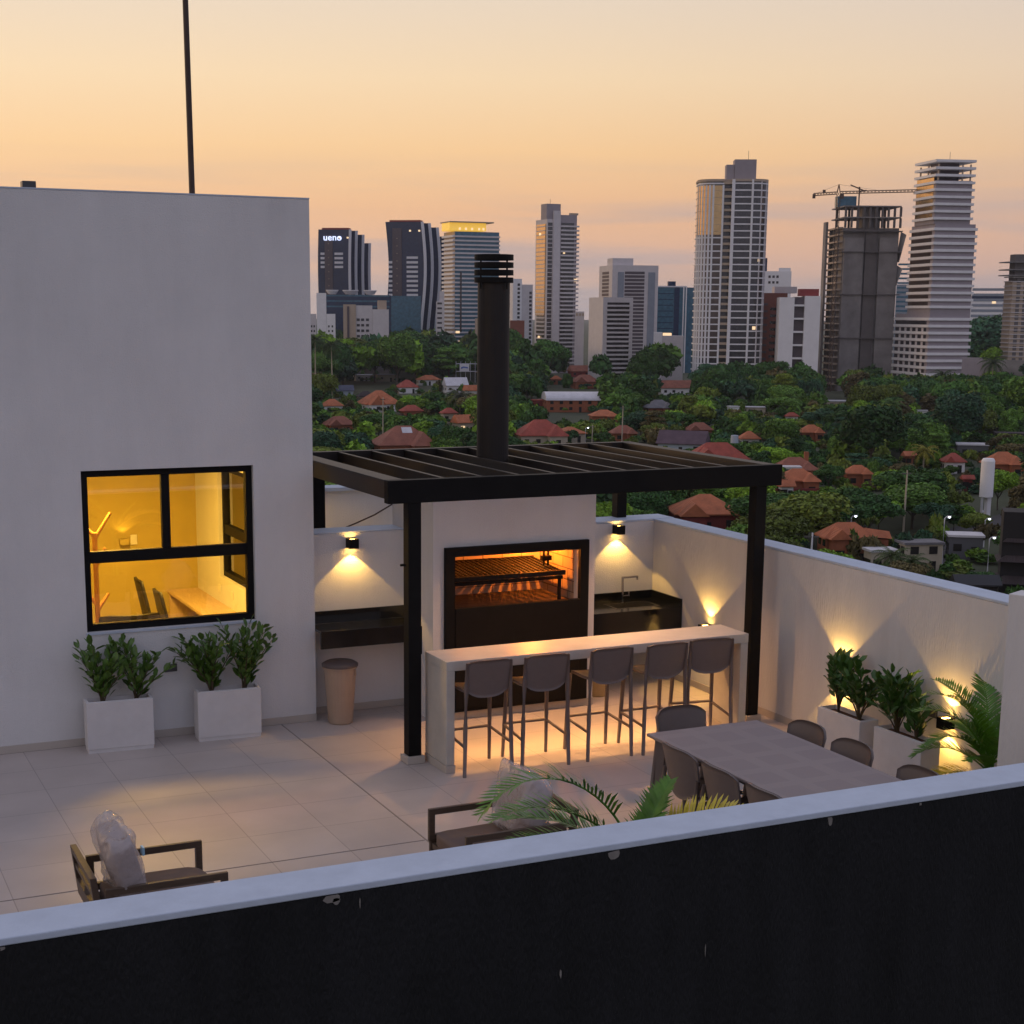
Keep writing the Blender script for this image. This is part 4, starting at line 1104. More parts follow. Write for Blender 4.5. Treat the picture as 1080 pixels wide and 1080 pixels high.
bandL(t, 2, d-2, 6, pt, n, .5, T['offwhite'], x=-.8, th=.5, name='transom'); bandL(t, 2, d*.8, 7, pt, 12, 1.7, T['dark'], x=-.4)
link('roof_frame', MB().box(w*.72, w*.99, 1.2, 2.2, H(576, 226, D), H(576, 225, D)+.7), T['beige'], t, off=False)
bandF(t, w*.92, w*1.035, 6, pt, n-2, .9, T['offwhite'], y=1.2, th=8, name='side_balcony')
winF(t, [w*.55], [h*.78], 1.3, 1.4, T['lit'], y=.6); winF(t, [w*.93], [h*.60], 2.2, 1.8, T['lit'], y=.6)
winL(t, [d*.5], [h*.23, h*.90], 2.5, 1.4, T['lit'], x=-1.1)
link('aerial', MB().path([(w*.2, 6, H(576, 214.5, D)), (w*.2, 6, H(576, 209, D))], .12, 5), T['scaf'], t, off=False)
t = tower('apartment_block', 'pinkish low block at the foot of the slender tower', 606.5, 980, 0, 'building')
body(t, rect(W(9.5, 980, 0), 15), 0, H(606, 328.5, 980), T['offwhite']); winF(t, ar(1.2, 3, 1.9), [H(606, 331, 980)-1.2], 1.2, 1.6, T['beige'])
# --- white double slab
D, phi = 930, 16
t = tower('residential_slab', 'wide white slab tower with grey bands, taller and behind', 645, D, phi)
w, d, h = W(47.5, D, phi), Dp(14, D, phi), H(645, 279.5, D)
body(t, rect(w, d), 0, h, T['offwhite']); link('roof_box', MB().box(w*.03, w*.48, 3, d*.5, h, H(645, 272, D)), T['offwhite'], t, off=False)
n = 27; pt = (h-9)/n
bandF(t, w*.27, w*.70, 6, pt, n, 1.5, T['brownpanel']); bandL(t, d*.25, d*.75, 6, pt, n, 1.5, T['brownpanel'])
pier(t, w*.12, w*.25, -.3, 0, 0, h*.94, T['greyblue'], 'grey_panel'); pier(t, w*.78, w*.93, -.3, 0, 0, h*.94, T['greyblue'], 'grey_panel')
D, phi = 850, 20
t = tower('residential_slab', 'lower white block with balconies in front of the white slab', 636, D, phi)
w, d, h = W(31, D, phi), Dp(15, D, phi), H(636, 313.5, D)
body(t, rect(w, d), 0, h, T['offwhite']); n = 17; pt = (h-6)/n
bandF(t, w*.14, w*.88, 4, pt, n, 1.7, T['dark']); bandF(t, w*.12, w*.90, 5.9, pt, n-1, .9, T['offwhite'], y=-.8, th=1.0, name='balcony')
# --- dark blue office
D = 1020
t = tower('office_block', 'dark blue glass office block with white stripes', 693, D, 4)
w, h = W(41, D, 4), H(693, 301.5, D)
body(t, rect(w*.70, 24), 0, h, T['teal']); body(t, rect(w*.30, 22, w*.701, 1), 0, H(693, 303, D), T['teal'], 'wing')
pier(t, w*.42, w*.55, -.3, 0, 0, h-1, T['navy'], 'dark_panel'); pier(t, w*.64, w*.67, -.5, 0, 0, h, T['white']); pier(t, w*.705, w*.735, -.5, .99, 0, h, T['white'])
link('roof_box', MB().box(w*.27, w*.46, 4, 12, h, H(693, 296.5, D)), T['navy'], t, off=False)
link('roof_edge', MB().box(0, w*.7, -.4, -.01, h-.8, h), T['fin'], t, off=False)
bandF(t, .5, w*.4, 6, 3.7, 13, .5, T['navy'], name='spandrel')
t = tower('low_block', 'small white block with a lit window at the foot of the office block', 690, 900, 0, 'building')
body(t, rect(W(9, 900, 0), 10), 0, H(690, 350.5, 900), T['white']); body(t, rect(W(22, 900, 0), 10, W(9.1, 900, 0), 0), 0, H(690, 354, 900), T['offwhite'], 'wing'); winF(t, [W(14, 900, 0)], [H(690, 354, 900)+.1], 5, 1.5, T['lit'], y=1)
# --- big curved tower
D = 770
t = tower('residential_tower', 'tallest tower with curved glass bays and a white grid', 768, D, 6)
u = D/FPX
def arcp(cx, cy, r, a0, a1, n): return [(cx+r*math.cos(R(a0+(a1-a0)*i/n)), cy+r*math.sin(R(a0+(a1-a0)*i/n))) for i in range(n+1)]
right = arcp(22*u, 15*u, 15*u, -90, 0, 6)
plan = [(0, 0)]+right+[(37*u, 40*u), (-33*u, 40*u)]+arcp(-19*u, 17*u, 14*u, 180, 270, 6)+[(-9*u, 3*u), (-9*u, 7*u), (0, 7*u)]
plan = [tuple(p) for p in plan]
h = H(768, 189, D); hl = H(768, 192.5, D)
body(t, plan, 0, h-1, T['dark'])
n = 31; pt = (h-3)/n
slabs(t, plan, 4, pt, n, .62, .35, T['white'])
bal = [(-9*u, 3.2*u), (0, .5*u), (0, 7*u), (-9*u, 7*u)]
slabs(t, bal, 4, pt, n, 1.15, .1, T['beige'], 'balcony')
for (a, b_) in ((-.5, 2.6), (19.5, 21.5)):
    pier(t, a*u, b_*u, -.7, .5, 0, h, T['white'])
lf = arcp(-19*u, 17*u, 14*u, 180, 270, 6)
for i, p in enumerate(lf+[(-9*u, 3*u)]):
    pier(t, p[0]-.45, p[0]+.45, p[1]-.6, p[1]+.3, 0, hl-1, T['white'])
for p in right[2::2]:
    pier(t, p[0]-.2, p[0]+.45, p[1]-.35, p[1]+.3, 0, h, T['offwhite'])
pan = [tuple(p) for p in off_poly(lf+[(-9*u, 3*u), (-9*u, 30*u), (-33*u, 30*u)], .42)]
slabs(t, [tuple(p) for p in off_poly(lf+[(-9*u, 3*u), (-9*u, 30*u), (-33*u, 30*u)], .44)], 4+pt*int(n*.75), pt, 7, .16, .1, T['beige'], 'transom')
body(t, pan, h*.745, hl-1.3, T['skygold'], 'glass_bay'); body(t, [tuple(p) for p in off_poly(lf+[(-9*u, 3*u), (-9*u, 30*u), (-33*u, 30*u)], .10)], h*.16, h*.744, T['brownglass'], 'glass_bay')
body(t, rect(22*u, 18*u, 2*u, 5*u), h, H(768, 167.5, D), T['greypurple'], 'roof_tower'); body(t, rect(8*u, 16*u, -6.2*u, 6*u), h-1, H(768, 173, D), T['greypurple'], 'roof_tower')
body(t, off_poly(plan, .5), h-.95, h+.2, T['beige'], 'roof_edge')
link('aerial', MB().path([(16*u, 9*u, H(768, 168, D)), (16*u, 9*u, H(768, 158, D))], .1, 5), T['scaf'], t, off=False)
winF(t, [29*u], [h*.62], 1.6, 1.3, T['lit'], y=-.2+2*u); winF(t, [27*u], [h*.30], 1.6, 1.6, T['lit'], y=-.3+1*u); winF(t, [-14*u], [h*.36], 3, 1.4, T['lit'], y=3.0*u)
# --- behind and beside it
t = tower('apartment_block', 'white stepped block behind, between the tallest tower and the crane site', 803, 1100, 0, 'building')
a = W(1, 1100, 0)
body(t, rect(29*a, 18), 0, H(803, 286, 1100), T['white']); body(t, rect(12*a, 14, 16*a, 1), H(803, 286, 1100)+.01, H(803, 282.5, 1100), T['white'], 'upper_block')
winF(t, [7*a, 11*a, 15*a], [H(803, 293, 1100), H(803, 299, 1100)], 1.6, 1.6, T['dark'])
body(t, rect(5*a, 10, -1*a, 3), 0, H(803, 272, 1100), T['navy'], 'stair_tower')
D = 800
t = tower('brick_block', 'dark red brick block at the right foot of the tallest tower', 803, D, 8, 'building')
a = W(1, D, 8)
body(t, rect(26*a, 18), 0, H(803, 309, D), T['brick']); winF(t, [12*a, 16*a], ar(6, 11, 3.4), 3.0, 1.3, T['dark'])
o = bandF(t, -2*a, 6*a, 5, 3.4, 12, 1.0, T['brownpanel'], y=-1.4, th=2, name='balcony')
link('roof_box', MB().box(14*a, 37*a, 5, 14, H(803, 309, D)+.01, H(803, 302, D)), T['offwhite'], t, off=False)
D = 760
t = tower('apartment_block', 'white apartment block with a dark middle strip and red roof box', 822, D, 5, 'building')
a = W(1, D, 5)
body(t, rect(15*a, 18), 0, H(822, 313.5, D), T['white']); body(t, rect(16*a, 18, 25.5*a, 0), 0, H(822, 312, D), T['white'], 'wing'); body(t, rect(10.4*a, 14, 15.05*a, 2.5), 0, H(822, 313, D), T['brownpanel'], 'recess')
bandF(t, 15.1*a, 25.4*a, 4, 6.3, 7, .9, T['white'], y=.4, th=2, name='balcony')
link('roof_box', MB().box(20*a, 40*a, 3, 12, H(822, 312, D)+.01, H(822, 304.5, D)), T['redroof'], t, off=False)
# --- unfinished concrete tower with the crane
D, phi = 790, 14
t = tower('unfinished_tower', 'raw concrete tower under construction with open top floors', 886, D, phi)
w, d, h = W(57, D, phi), Dp(15, D, phi), H(886, 240, D)
body(t, rect(w*.98, d*.9, .3, 2.5), 0, h, T['greyconc'])
for (x0, x1, yy) in ((.02, .36, 0), (.64, .96, 0)):
    pier(t, w*x0, w*x1, .2, 2.6, 0, h-5, T['greyconc'], 'shuttered_panel')
pier(t, w*.40, w*.60, 1.0, 2.6, 0, h, T['rawdark'], 'shuttered_panel')
for py_ in (243, 265, 310, 356):
    link('floor_slab', MB().box(-.8, w+.8, -.6, d, H(886, py_, D)-.5, H(886, py_, D)), T['rawdark'], t, off=False)
for i in range(2):
    z0 = h+i*5.4
    link('floor_slab', MB().box(-.2, w*.99, 0, d*.9, z0+4.7, z0+5.3), T['greyconc'], t, off=False)
    o = link('column', MB().box(0, 1.0, 0, 1.0, .01, 4.69), T['rawdark'], t, off=False); o.location = (.2, .3, z0)
    rep(o, [(w*.965/9*k, 0, 0) for k in range(1, 10)]+[(w*.965/9*k, d*.6, 0) for k in range(0, 10, 2)])
link('core', MB().box(w*.34, w*.66, 4, d*.5, h, H(886, 216, D)), T['greyconc'], t, off=False)
n = 24; pt = h/n
bandL(t, 2.5, d, 3, pt, n, .8, T['beige'], x=-2.2, th=2.5, name='floor_edge')
o = link('column', MB().box(-2.1, -1.4, 0, .8, 0, h), T['scaf'], t, off=False); o.location = (0, 3, 0); rep(o, [(0, d*.3*k, 0) for k in range(1, 4)])
body(t, [(-3.4, d*.8), (-2.3, d*.8), (-2.3, d*1.0), (-3.4, d*1.0)], 0, h+4, T['greyconc'], 'hoist')
link('blue_tank', MB().box(-1.0, 8.5, d*.4, d*.6, h+10.7, h+16), T['teal'], t, off=False)
for (p0, p1, xo) in ((243, 276, w+.2), (279, 302, w-.8)):
    link('safety_net', MB().add([(xo, 1, H(886, p1, D)), (xo+3.2, 2, H(886, p0+4, D)), (xo+2.0, 8, H(886, p0, D)), (xo+.2, 8, H(886, p1, D)), (xo+.15, 8.2, H(886, p1, D)), (xo+2.1, 8.2, H(886, p0, D))], [(0, 1, 2, 3), (3, 2, 5, 4)]), T['net'], t, off=False)
cr_ = tower('tower_crane', 'tower crane with a long jib above the unfinished tower', 878.5, 780, 0, 'crane')
def lattice(b, p0, p1, s, n):
    p0 = Vector(p0); p1 = Vector(p1); ax = (p1-p0); L_ = ax.length; ax.normalize()
    u_ = ax.cross(Vector((0, 1, 0)) if abs(ax.y) < .9 else Vector((1, 0, 0))).normalized(); v_ = ax.cross(u_)
    cs = [u_*s+v_*s, -u_*s+v_*s, -u_*s-v_*s, u_*s-v_*s]
    for c in cs: b.path([p0+c, p1+c], .22, 4)
    for i in range(n):
        a_, b2 = p0+ax*L_*i/n, p0+ax*L_*(i+1)/n
        for k in range(4): b.path([a_+cs[k], b2+cs[(k+1) % 4]], .13, 4, False)
hj = H(878, 204, 780)
b = MB(); lattice(b, (0, 0, 0), (0, 0, hj+1), .8, 40); link('mast', b, T['crane'], cr_, off=False)
b = MB(); lattice(b, (1, 0, hj+.4), (81*780/FPX, 0, hj+.9), .55, 22); link('jib', b, T['crane'], cr_, off=False)
b = MB(); lattice(b, (-1, 0, hj+.2), (-25*780/FPX, 0, hj-.4), .55, 8); link('counter_jib', b, T['crane'], cr_, off=False)
link('counterweight', MB().box(-26*780/FPX, -23*780/FPX, -.8, .8, hj-2.2, hj-.2).box(-16*780/FPX, -13*780/FPX, -.6, .6, hj+.3, hj+1.8), T['crane'], cr_, off=False)
b = MB(); b.path([(-.7, 0, hj+.5), (0, 0, H(878, 194.5, 780))], .35, 4).path([(.7, 0, hj+.5), (0, 0, H(878, 194.5, 780))], .35, 4); link('tower_peak', b, T['crane'], cr_, off=False)
link('cab', MB().box(.9, 2.6, -2.2, -.7, hj-2.6, hj-.3), T['crane'], cr_, off=False)
b = MB(); pk = (0, 0, H(878, 194.5, 780)); b.path([pk, (40*780/FPX, 0, hj+1.2)], .07, 4).path([pk, (-22*780/FPX, 0, hj+.2)], .07, 4); link('stay_cable', b, T['crane'], cr_, off=False)
c2_ = tower('tower_crane', 'small second crane on the roof of the unfinished tower', 900, 800, 0, 'crane')
c2_.location.z = G+h+10.2
zt = H(900, 197, 800)-h-10.2
link('mast', MB().path([(0, 0, 0), (0, 0, zt)], .5, 4), T['crane'], c2_, off=False); link('jib', MB().path([(-4.5, 0, zt+1.0), (2, 0, zt-1.8)], .4, 4).path([(0, 0, zt-2.2), (3.5, 0, zt-1.8)], .5, 4), T['crane'], c2_, off=False)
# --- white striped tower
D, phi = 750, 25
t = tower('striped_tower', 'white striped tower stepping wider towards its base', 981, D, phi)
h1, h2, h0 = H(981, 172.5, D), H(981, 236, D), H(981, 331, D)
w1, w2 = W(35.5, D, phi), W(40, D, phi); d1, d2, d3 = Dp(20, D, phi), Dp(24, D, phi), Dp(36, D, phi)
body(t, rect(w2, d3), 0, h0, T['greypurple']); body(t, rect(w2, d2), h0+.01, h2, T['greypurple'], 'middle_block'); body(t, rect(w1, d1, -.5, .5), h2+.01, h1-7.5, T['greypurple'], 'upper_block')
pt = 3.28
n0 = int(h0/pt); n2 = int((h2-h0)/pt); n1 = int((h1-h2)/pt)
slabs(t, rect(w2, d3), h0-n0*pt+.2, pt, n0, 1.25, .8, T['white']); slabs(t, rect(w2, d2), h0+pt*.8, pt, n2, 1.25, .8, T['white']); slabs(t, rect(w1, d1, -.5, .5), h2+pt*.6, pt, n1+1, 1.15, 1.0, T['white'])
bandL(t, 3.2, d3-.5, h0-n0*pt+1.5, pt, n0-1, 1.7, T['dark']); bandL(t, 3.2, d2-.5, h0+pt*.8+1.3, pt, n2-1, 1.7, T['brownglass']); bandL(t, 3.0, d1, h2+pt*.6+1.2, pt, n1-2, 1.8, T['skygold'], x=-.62)
winL(t, ar(7, 5, 6.5), ar(h0-n0*pt+1.5, min(n0-1, 9), pt), 2.2, 1.7, T['offwhite'], x=-.25, name='wall_panel')
o = link('column', MB().box(-.3, .3, -.3, .3, 0, 7.5), T['beige'], t, off=False); o.location = (w1-1.5, 1, h1-7.5); rep(o, [(-4, 0, 0), (-w1+2, 0, 0), (-w1+2, d1*.5, 0), (-w1+2, d1*.9, 0), (0, d1*.9, 0)])
link('roof_core', MB().box(3, w1*.7, 5, d1*.7, h1-7.4, h1+1.6), T['brownpanel'], t, off=False)
link('aerial', MB().path([(w1*.45, 6, h1+1.6), (w1*.45, 6, h1+6)], .1, 5), T['scaf'], t, off=False)
t = tower('office_block', 'low white office block with dark bands behind the green hill', 1023, 1100, 3, 'building')
a = W(1, 1100, 3)
body(t, rect(38*a, 20), 0, H(1023, 315, 1100), T['white']); bandF(t, 1*a, 37*a, 8, 3.6, 14, 1.8, T['greyblue']); link('roof_box', MB().box(1*a, 38*a, 2, 12, H(1023, 315, 1100)+.01, H(1023, 311.5, 1100)), T['navy'], t, off=False); winF(t, [23*a], [H(1023, 320, 1100)], 2.5, 1.5, T['lit'])
D = 760
t = tower('unfinished_tower', 'beige tower shell cut off by the right edge of the picture', 1066, D, 22)
w, d, h = W(40, D, 22), Dp(8, D, 22), H(1066, 297, D)
body(t, rect(w, d), 0, h, T['beige']); body(t, rect(w*.9, d*.7, 1, 1), h+.01, H(1066, 268, D), T['rawdark'], 'upper_block')
n = 26; pt = h/n
winF(t, [3, 6.4, 12, 15.4], ar(4, 18, pt*1.4), 1.8, 2.2, T['rawdark']); bandL(t, .5, d, 4, pt, n, .5, T['offwhite'], x=-.5, th=.6, name='floor_edge'); bandF(t, 0, w, 4, pt, n, .35, T['offwhite'], name='floor_edge', y=-.3, th=.3)
for py_ in (277, 285, 291): link('floor_slab', MB().box(-3.5, w, -1.5, d, H(1066, py_, D), H(1066, py_, D)+.5), T['greyconc'], t, off=False)
t = tower('boundary_wall', 'long bare grey wall at the foot of the striped tower', 1018, 730, -4, 'wall')
body(t, rect(W(20, 730, 0), 2), 0, H(1018, 377, 730), T['greypurple']); body(t, rect(W(60, 730, 0), 2, W(20.1, 730, 0), -1), 0, H(1018, 379, 730), T['greyconc'], 'wall')
t = tower('office_block', 'small grey blue block between the unfinished and striped towers', 944, 1250, 0, 'building')
body(t, rect(W(16, 1250, 0), 14), 0, H(944, 300, 1250), T['greyblue']); bandF(t, .5, W(15, 1250, 0), 8, 3.6, 20, 1.5, T['teal'])

# ------------------------------------------------------------------ houses
def roof_mat(name, col, s=.35):
    m = mat(name, col, .85, var=.28, vscale=.45)
    t = m.node_tree; b = t.nodes['Principled BSDF']
    c = N(t, 'ShaderNodeTexCoord'); wv = N(t, 'ShaderNodeTexWave'); wv.inputs['Scale'].default_value = 1.6; wv.inputs['Distortion'].default_value = .6
    t.links.new(c.outputs['Object'], wv.inputs['Vector'])
    bp = N(t, 'ShaderNodeBump'); bp.inputs['Strength'].default_value = .6; bp.inputs['Distance'].default_value = .15
    t.links.new(wv.outputs['Fac'], bp.inputs['Height']); t.links.new(bp.outputs[0], b.inputs['Normal'])
    return m
RF = {'orange': roof_mat('terracotta_roof_tiles', (.52, .165, .070)), 'red': roof_mat('red_roof_tiles', (.40, .085, .055)), 'brown': roof_mat('brown_roof_tiles', (.33, .12, .075)),
      'purple': roof_mat('plum_roof_tiles', (.12, .075, .095)), 'grey': roof_mat('grey_roof_tiles', (.20, .19, .20)), 'white': mat('white_sheet_roof', (.60, .58, .60), .5, var=.15, vscale=.4),
      'dark': roof_mat('dark_roof_tiles', (.05, .035, .035)), 'blue': roof_mat('slate_blue_roof', (.10, .11, .16)), 'black': mat('black_slate', (.012, .012, .014), .6)}
WL = {'brick': mat('orange_brick', (.33, .105, .045), .85, var=.18, vscale=1.2), 'white': T['white'], 'cream': mat('cream_render', (.47, .40, .30), .85, var=.15, vscale=.5),
      'red': mat('maroon_wall', (.22, .035, .03), .85, var=.1), 'blue': mat('pale_blue_wall', (.38, .44, .50), .85), 'grey': T['offwhite'], 'black': mat('black_timber', (.012, .010, .010), .8), 'dgrey': mat('grey_wall', (.11, .11, .12), .8)}
M['hwin'] = mat('house_window', (.025, .022, .022), .2)
YARDS = []
HOUSES = []       # (px0, px1, py0, py1, D) kept clear of nearer trees
LAND = []         # (px, D, phrase) landmarks for the labels of trees
def house(label, short, px0, px1, pyr, pye, pyb, wall, roof, phi=18, ratio=None, kind='hip', cat='house', nm='tiled_house', lit=0, extra=None, keep=1.0):
    """px0..px1 eaves width, pyr ridge, pye eaves, pyb base line in the photograph"""
    hnom = 4.6 if pyb-pye > 24 else (3.6 if pyb-pye > 14 else 3.0)
    D = depth(pye, G+hnom)
    pyb = 329+(pyb-329)*0+ (CAM.z-G)*FPX/D
    pc = (px0+px1)/2
    wtot = (px1-px0)*D/FPX
    ratio = (.62, .72, .82, .68)[len(HOUSES) % 4]
    w = wtot/(math.cos(R(abs(phi)))+ratio*math.sin(R(abs(phi)))); d = w*ratio
    x, y = at(pc, D+d*.5)
    t = thing(nm, label, cat, (x, y, G), -(YAW+math.atan((pc-CX)/FPX))+R(phi), 'houses of the neighbourhood')
    he = hnom; rise = zat(pc, pyr, D+d*.5)-G-he
    hr = he+(.35 if kind == 'flat' else min(max(rise, .16*d), .40*min(w, d)))
    ov = .5 if kind != 'flat' else .25
    link('wall', MB().box(-w/2+ov, w/2-ov, -d/2+ov, d/2-ov, 0, he-.02), wall, t, off=False)
    if kind == 'hip':
        rl = max(.2, (w-d)/2*.9) if w > d else .3
        a, b_ = w/2, d/2
        vs = [(-a, -b_, he), (a, -b_, he), (a, b_, he), (-a, b_, he), (-rl, 0, hr), (rl, 0, hr), (-a, -b_, he-.22), (a, -b_, he-.22), (a, b_, he-.22), (-a, b_, he-.22)]
        fs = [(0, 1, 5, 4), (1, 2, 5), (2, 3, 4, 5), (3, 0, 4), (6, 7, 1, 0), (7, 8, 2, 1), (8, 9, 3, 2), (9, 6, 0, 3), (9, 8, 7, 6)]
    elif kind == 'gable':
        a, b_ = w/2, d/2
        vs = [(-a, -b_, he), (a, -b_, he), (a, b_, he), (-a, b_, he), (-a, 0, hr), (a, 0, hr), (-a, -b_, he-.2), (a, -b_, he-.2), (a, b_, he-.2), (-a, b_, he-.2)]
        fs = [(0, 1, 5, 4), (2, 3, 4, 5), (0, 4, 3), (1, 2, 5), (6, 7, 1, 0), (7, 8, 2, 1), (8, 9, 3, 2), (9, 6, 0, 3), (9, 8, 7, 6)]
    elif kind == 'vault':
        vs = []; n = 12
        for i in range(n+1):
            an = math.pi*i/n
            for xx in (-w/2, w/2): vs.append((xx, -d/2*math.cos(an), he+(hr-he)*math.sin(an)))
        fs = [(2*i, 2*i+1, 2*i+3, 2*i+2) for i in range(n)]+[tuple(range(0, 2*n+2, 2))[::-1], tuple(range(1, 2*n+2, 2)), (0, 2*n, 2*n+1, 1)]
    else:
        a, b_ = w/2, d/2
        vs = [(x_, y_, z_) for z_ in (he, hr) for (x_, y_) in ((-a, -b_), (a, -b_), (a, b_), (-a, b_))]
        fs = [(0, 3, 2, 1), (4, 5, 6, 7), (0, 1, 5, 4), (1, 2, 6, 5), (2, 3, 7, 6), (3, 0, 4, 7)]
    rf = link('roof', MB().add(vs, fs), roof, t, off=False)
    if kind == 'hip' and (px1-px0) >= 30:
        sg = 1 if len(HOUSES) % 2 else -1
        cx_ = sg*w*.24; hw = w*.21; y0 = -d/2-d*.30; zr = he+(hr-he)*.72
        link('wing', MB().box(cx_-hw+.4, cx_+hw-.4, y0+.5, -d/2+ov-.01, 0, he-.15), wall, t, off=False)
        vs = [(cx_-hw, y0, he-.1), (cx_+hw, y0, he-.1), (cx_+hw, -d*.20, he-.1), (cx_-hw, -d*.20, he-.1), (cx_, y0+(hw*.9 if sg > 0 else 0), zr), (cx_, -d*.10, zr)]
        link('roof', MB().add(vs, [(0, 1, 4), (1, 2, 5, 4), (3, 0, 4, 5), (2, 3, 5), (3, 2, 1, 0)]), roof, t, off=False)
        link('window', MB().box(cx_-.7, cx_+.7, y0+.44, y0+.499, he*.35, he*.35+1.2), M['hwin'], t, off=False)
    # openings
    ns = max(1, round(he/3.0)); nwx = max(2, int(w/3.6))
    fy = -d/2+ov
    for s in range(ns):
        z = he*(s+.38)/ns
        for i in range(nwx):
            xx = -w/2+ov+(w-2*ov)*(i+.5)/nwx
            if s == 0 and i == nwx//2:
                link('door', MB().box(xx-.5, xx+.5, fy-.06, fy+.02, .02, 2.1), M['hwin'], t, off=False)
            else:
                link('window', MB().box(xx-.65, xx+.65, fy-.06, fy+.02, z, z+1.15), T['lit'] if (lit and i < lit and s == ns-1) else M['hwin'], t, off=False)
        sx = -1 if phi > 0 else 1
        for yy in (-d*.2, d*.2):
            link('window', MB().box(*sorted((sx*(w/2-ov)-.02, sx*(w/2-ov+.06))), yy-.6, yy+.6, z, z+1.1), M['hwin'], t, off=False)
    mg = (px1-px0)*.14
    YARDS.append((x, y, w, d, t.rotation_euler.z, he))
    HOUSES.append((px0+mg, px1-mg, min(pyr, pye)-1, pye+(20 if kind == 'vault' else 10 if D < 430 else 3), D))
    LAND.append((pc, D, short))
    if extra: extra(t, w, d, he, hr, ov)
    return t
def chimney(t, w, d, he, hr, ov):
    c = link('chimney', MB().box(w*.22, w*.22+.9, -.5, .4, he, hr+1.2), WL['brick'], t, off=False)
def skylight(t, w, d, he, hr, ov):
    link('skylight', MB().add([(-w*.05, -d*.20, he+(hr-he)*.62), (w*.12, -d*.20, he+(hr-he)*.62), (w*.12, -d*.06, he+(hr-he)*.92), (-w*.05, -d*.06, he+(hr-he)*.92)], [(0, 1, 2, 3)]), RF['white'], t, off=False)
def wing_right(t, w, d, he, hr, ov):
    a = w*.30; y0, y1 = -d*.42, d*.10
    link('wing', MB().box(w/2-ov+.01, w/2+a-.4, y0+.4, y1-.3, 0, he-.4), WL['brick'], t, off=False)
    link('roof', MB().add([(w/2-1.5, y0, he+.1), (w/2+a, y0, he-.3), (w/2+a, y1, he-.3), (w/2-1.5, y1, he+.1), (w/2-1.5, (y0+y1)/2, he+1.3), (w/2+a, (y0+y1)/2, he+.7)], [(0, 1, 5, 4), (2, 3, 4, 5), (1, 2, 5), (0, 4, 3), (3, 2, 1, 0)]), RF['orange'], t, off=False)
def tank(t, w, d, he, hr, ov):
    link('water_tank', MB().lathe([(.01, hr-.2), (1.0, hr-.2), (.92, hr+1.7), (.01, hr+1.8)], 16, (w*.30, .8)), WL['blue'], t, off=False)
def gate_wall(t, w, d, he, hr, ov):
    link('garden_wall', MB().box(-w*.75, w*.5, -d*.5-2.2, -d*.5-1.9, 0, 2.2), WL['red'], t, off=False)
B_, Wt = WL['brick'], WL['white']
house('orange brick two-storey house with terracotta roof just beyond the side parapet', 'terracotta house by the parapet', 870, 937, 541, 565, 592, B_, RF['orange'], 20, .8, extra=wing_right)
house('orange brick house with hipped roof behind a maroon garden wall', 'brick house with the maroon garden wall', 823, 874, 494, 505, 526, B_, RF['orange'], 14, .7, extra=gate_wall)
house('large terracotta roofed house seen under the pergola beam', 'terracotta roof under the pergola beam', 708, 792, 521, 541, 556, WL['red'], RF['orange'], 10, .55)
house('brick house with a chimney right of the pergola corner', 'house with a chimney by the pergola corner', 819, 871, 482, 493, 508, B_, RF['brown'], 14, .6, extra=chimney)
house('red roofed house with a blue water tank on it', 'red roof with the water tank', 725, 797, 465, 483, 496, Wt, RF['red'], 12, .6, extra=tank)
house('plum roofed house with pale blue walls', 'plum roofed house', 696, 754, 454, 467, 479, WL['blue'], RF['purple'], -10, .6, 'gable')
house('small orange gabled house tucked behind the pergola corner', 'small orange gabled house', 826, 848, 503, 511, 523, Wt, RF['orange'], 20, .8, 'gable')
house('white boxy house with a flat canopy beside the chimney house', 'white boxy house', 829, 853, 490.5, 492, 517, Wt, RF['white'], 10, .7, 'flat', nm='flat_roofed_house')
house('beige concrete house with a flat roof beside the street', 'flat beige house', 958, 1011, 567, 572, 607, WL['cream'], RF['grey'], 24, .9, 'flat', nm='flat_roofed_house')
house('low beige annexe with a flat roof left of the flat beige house', 'low beige annexe', 923, 962, 577, 580, 603, WL['cream'], RF['white'], 24, .8, 'flat', nm='flat_roofed_house')
house('open carport with a pale sheet roof beside the street lamp', 'pale carport', 1012, 1054, 561, 564, 584, WL['dgrey'], RF['white'], 8, .5, 'flat', 'carport', 'carport')
house('low black barn at the right edge beyond the parapet', 'black barn', 1020, 1076, 606, 614, 640, WL['black'], RF['black'], 14, .7, 'gable', nm='dark_barn')
house('dark grey box house with a terrace near the right edge', 'dark grey box house', 1057, 1098, 452, 455, 490, WL['dgrey'], RF['dark'], 6, .7, 'flat', nm='flat_roofed_house')
house('terracotta roofed house behind the white water tower', 'terracotta roof behind the water tower', 1044, 1092, 470, 486, 503, B_, RF['orange'], 20, .8)
house('long low house with a white roof among dark trees at the right', 'low white roof at the right', 1017, 1052, 464, 467, 484, WL['dgrey'], RF['white'], 4, .5, 'flat', nm='flat_roofed_house')
house('small red roofed shed left of the white water tower', 'red shed', 1024, 1040, 494, 502, 514, WL['red'], RF['red'], 20, .8, 'gable', nm='small_house')
house('terracotta gable half hidden by a dead brown tree', 'half hidden terracotta gable', 959, 980, 466, 478, 492, B_, RF['orange'], 24, .8, 'gable')
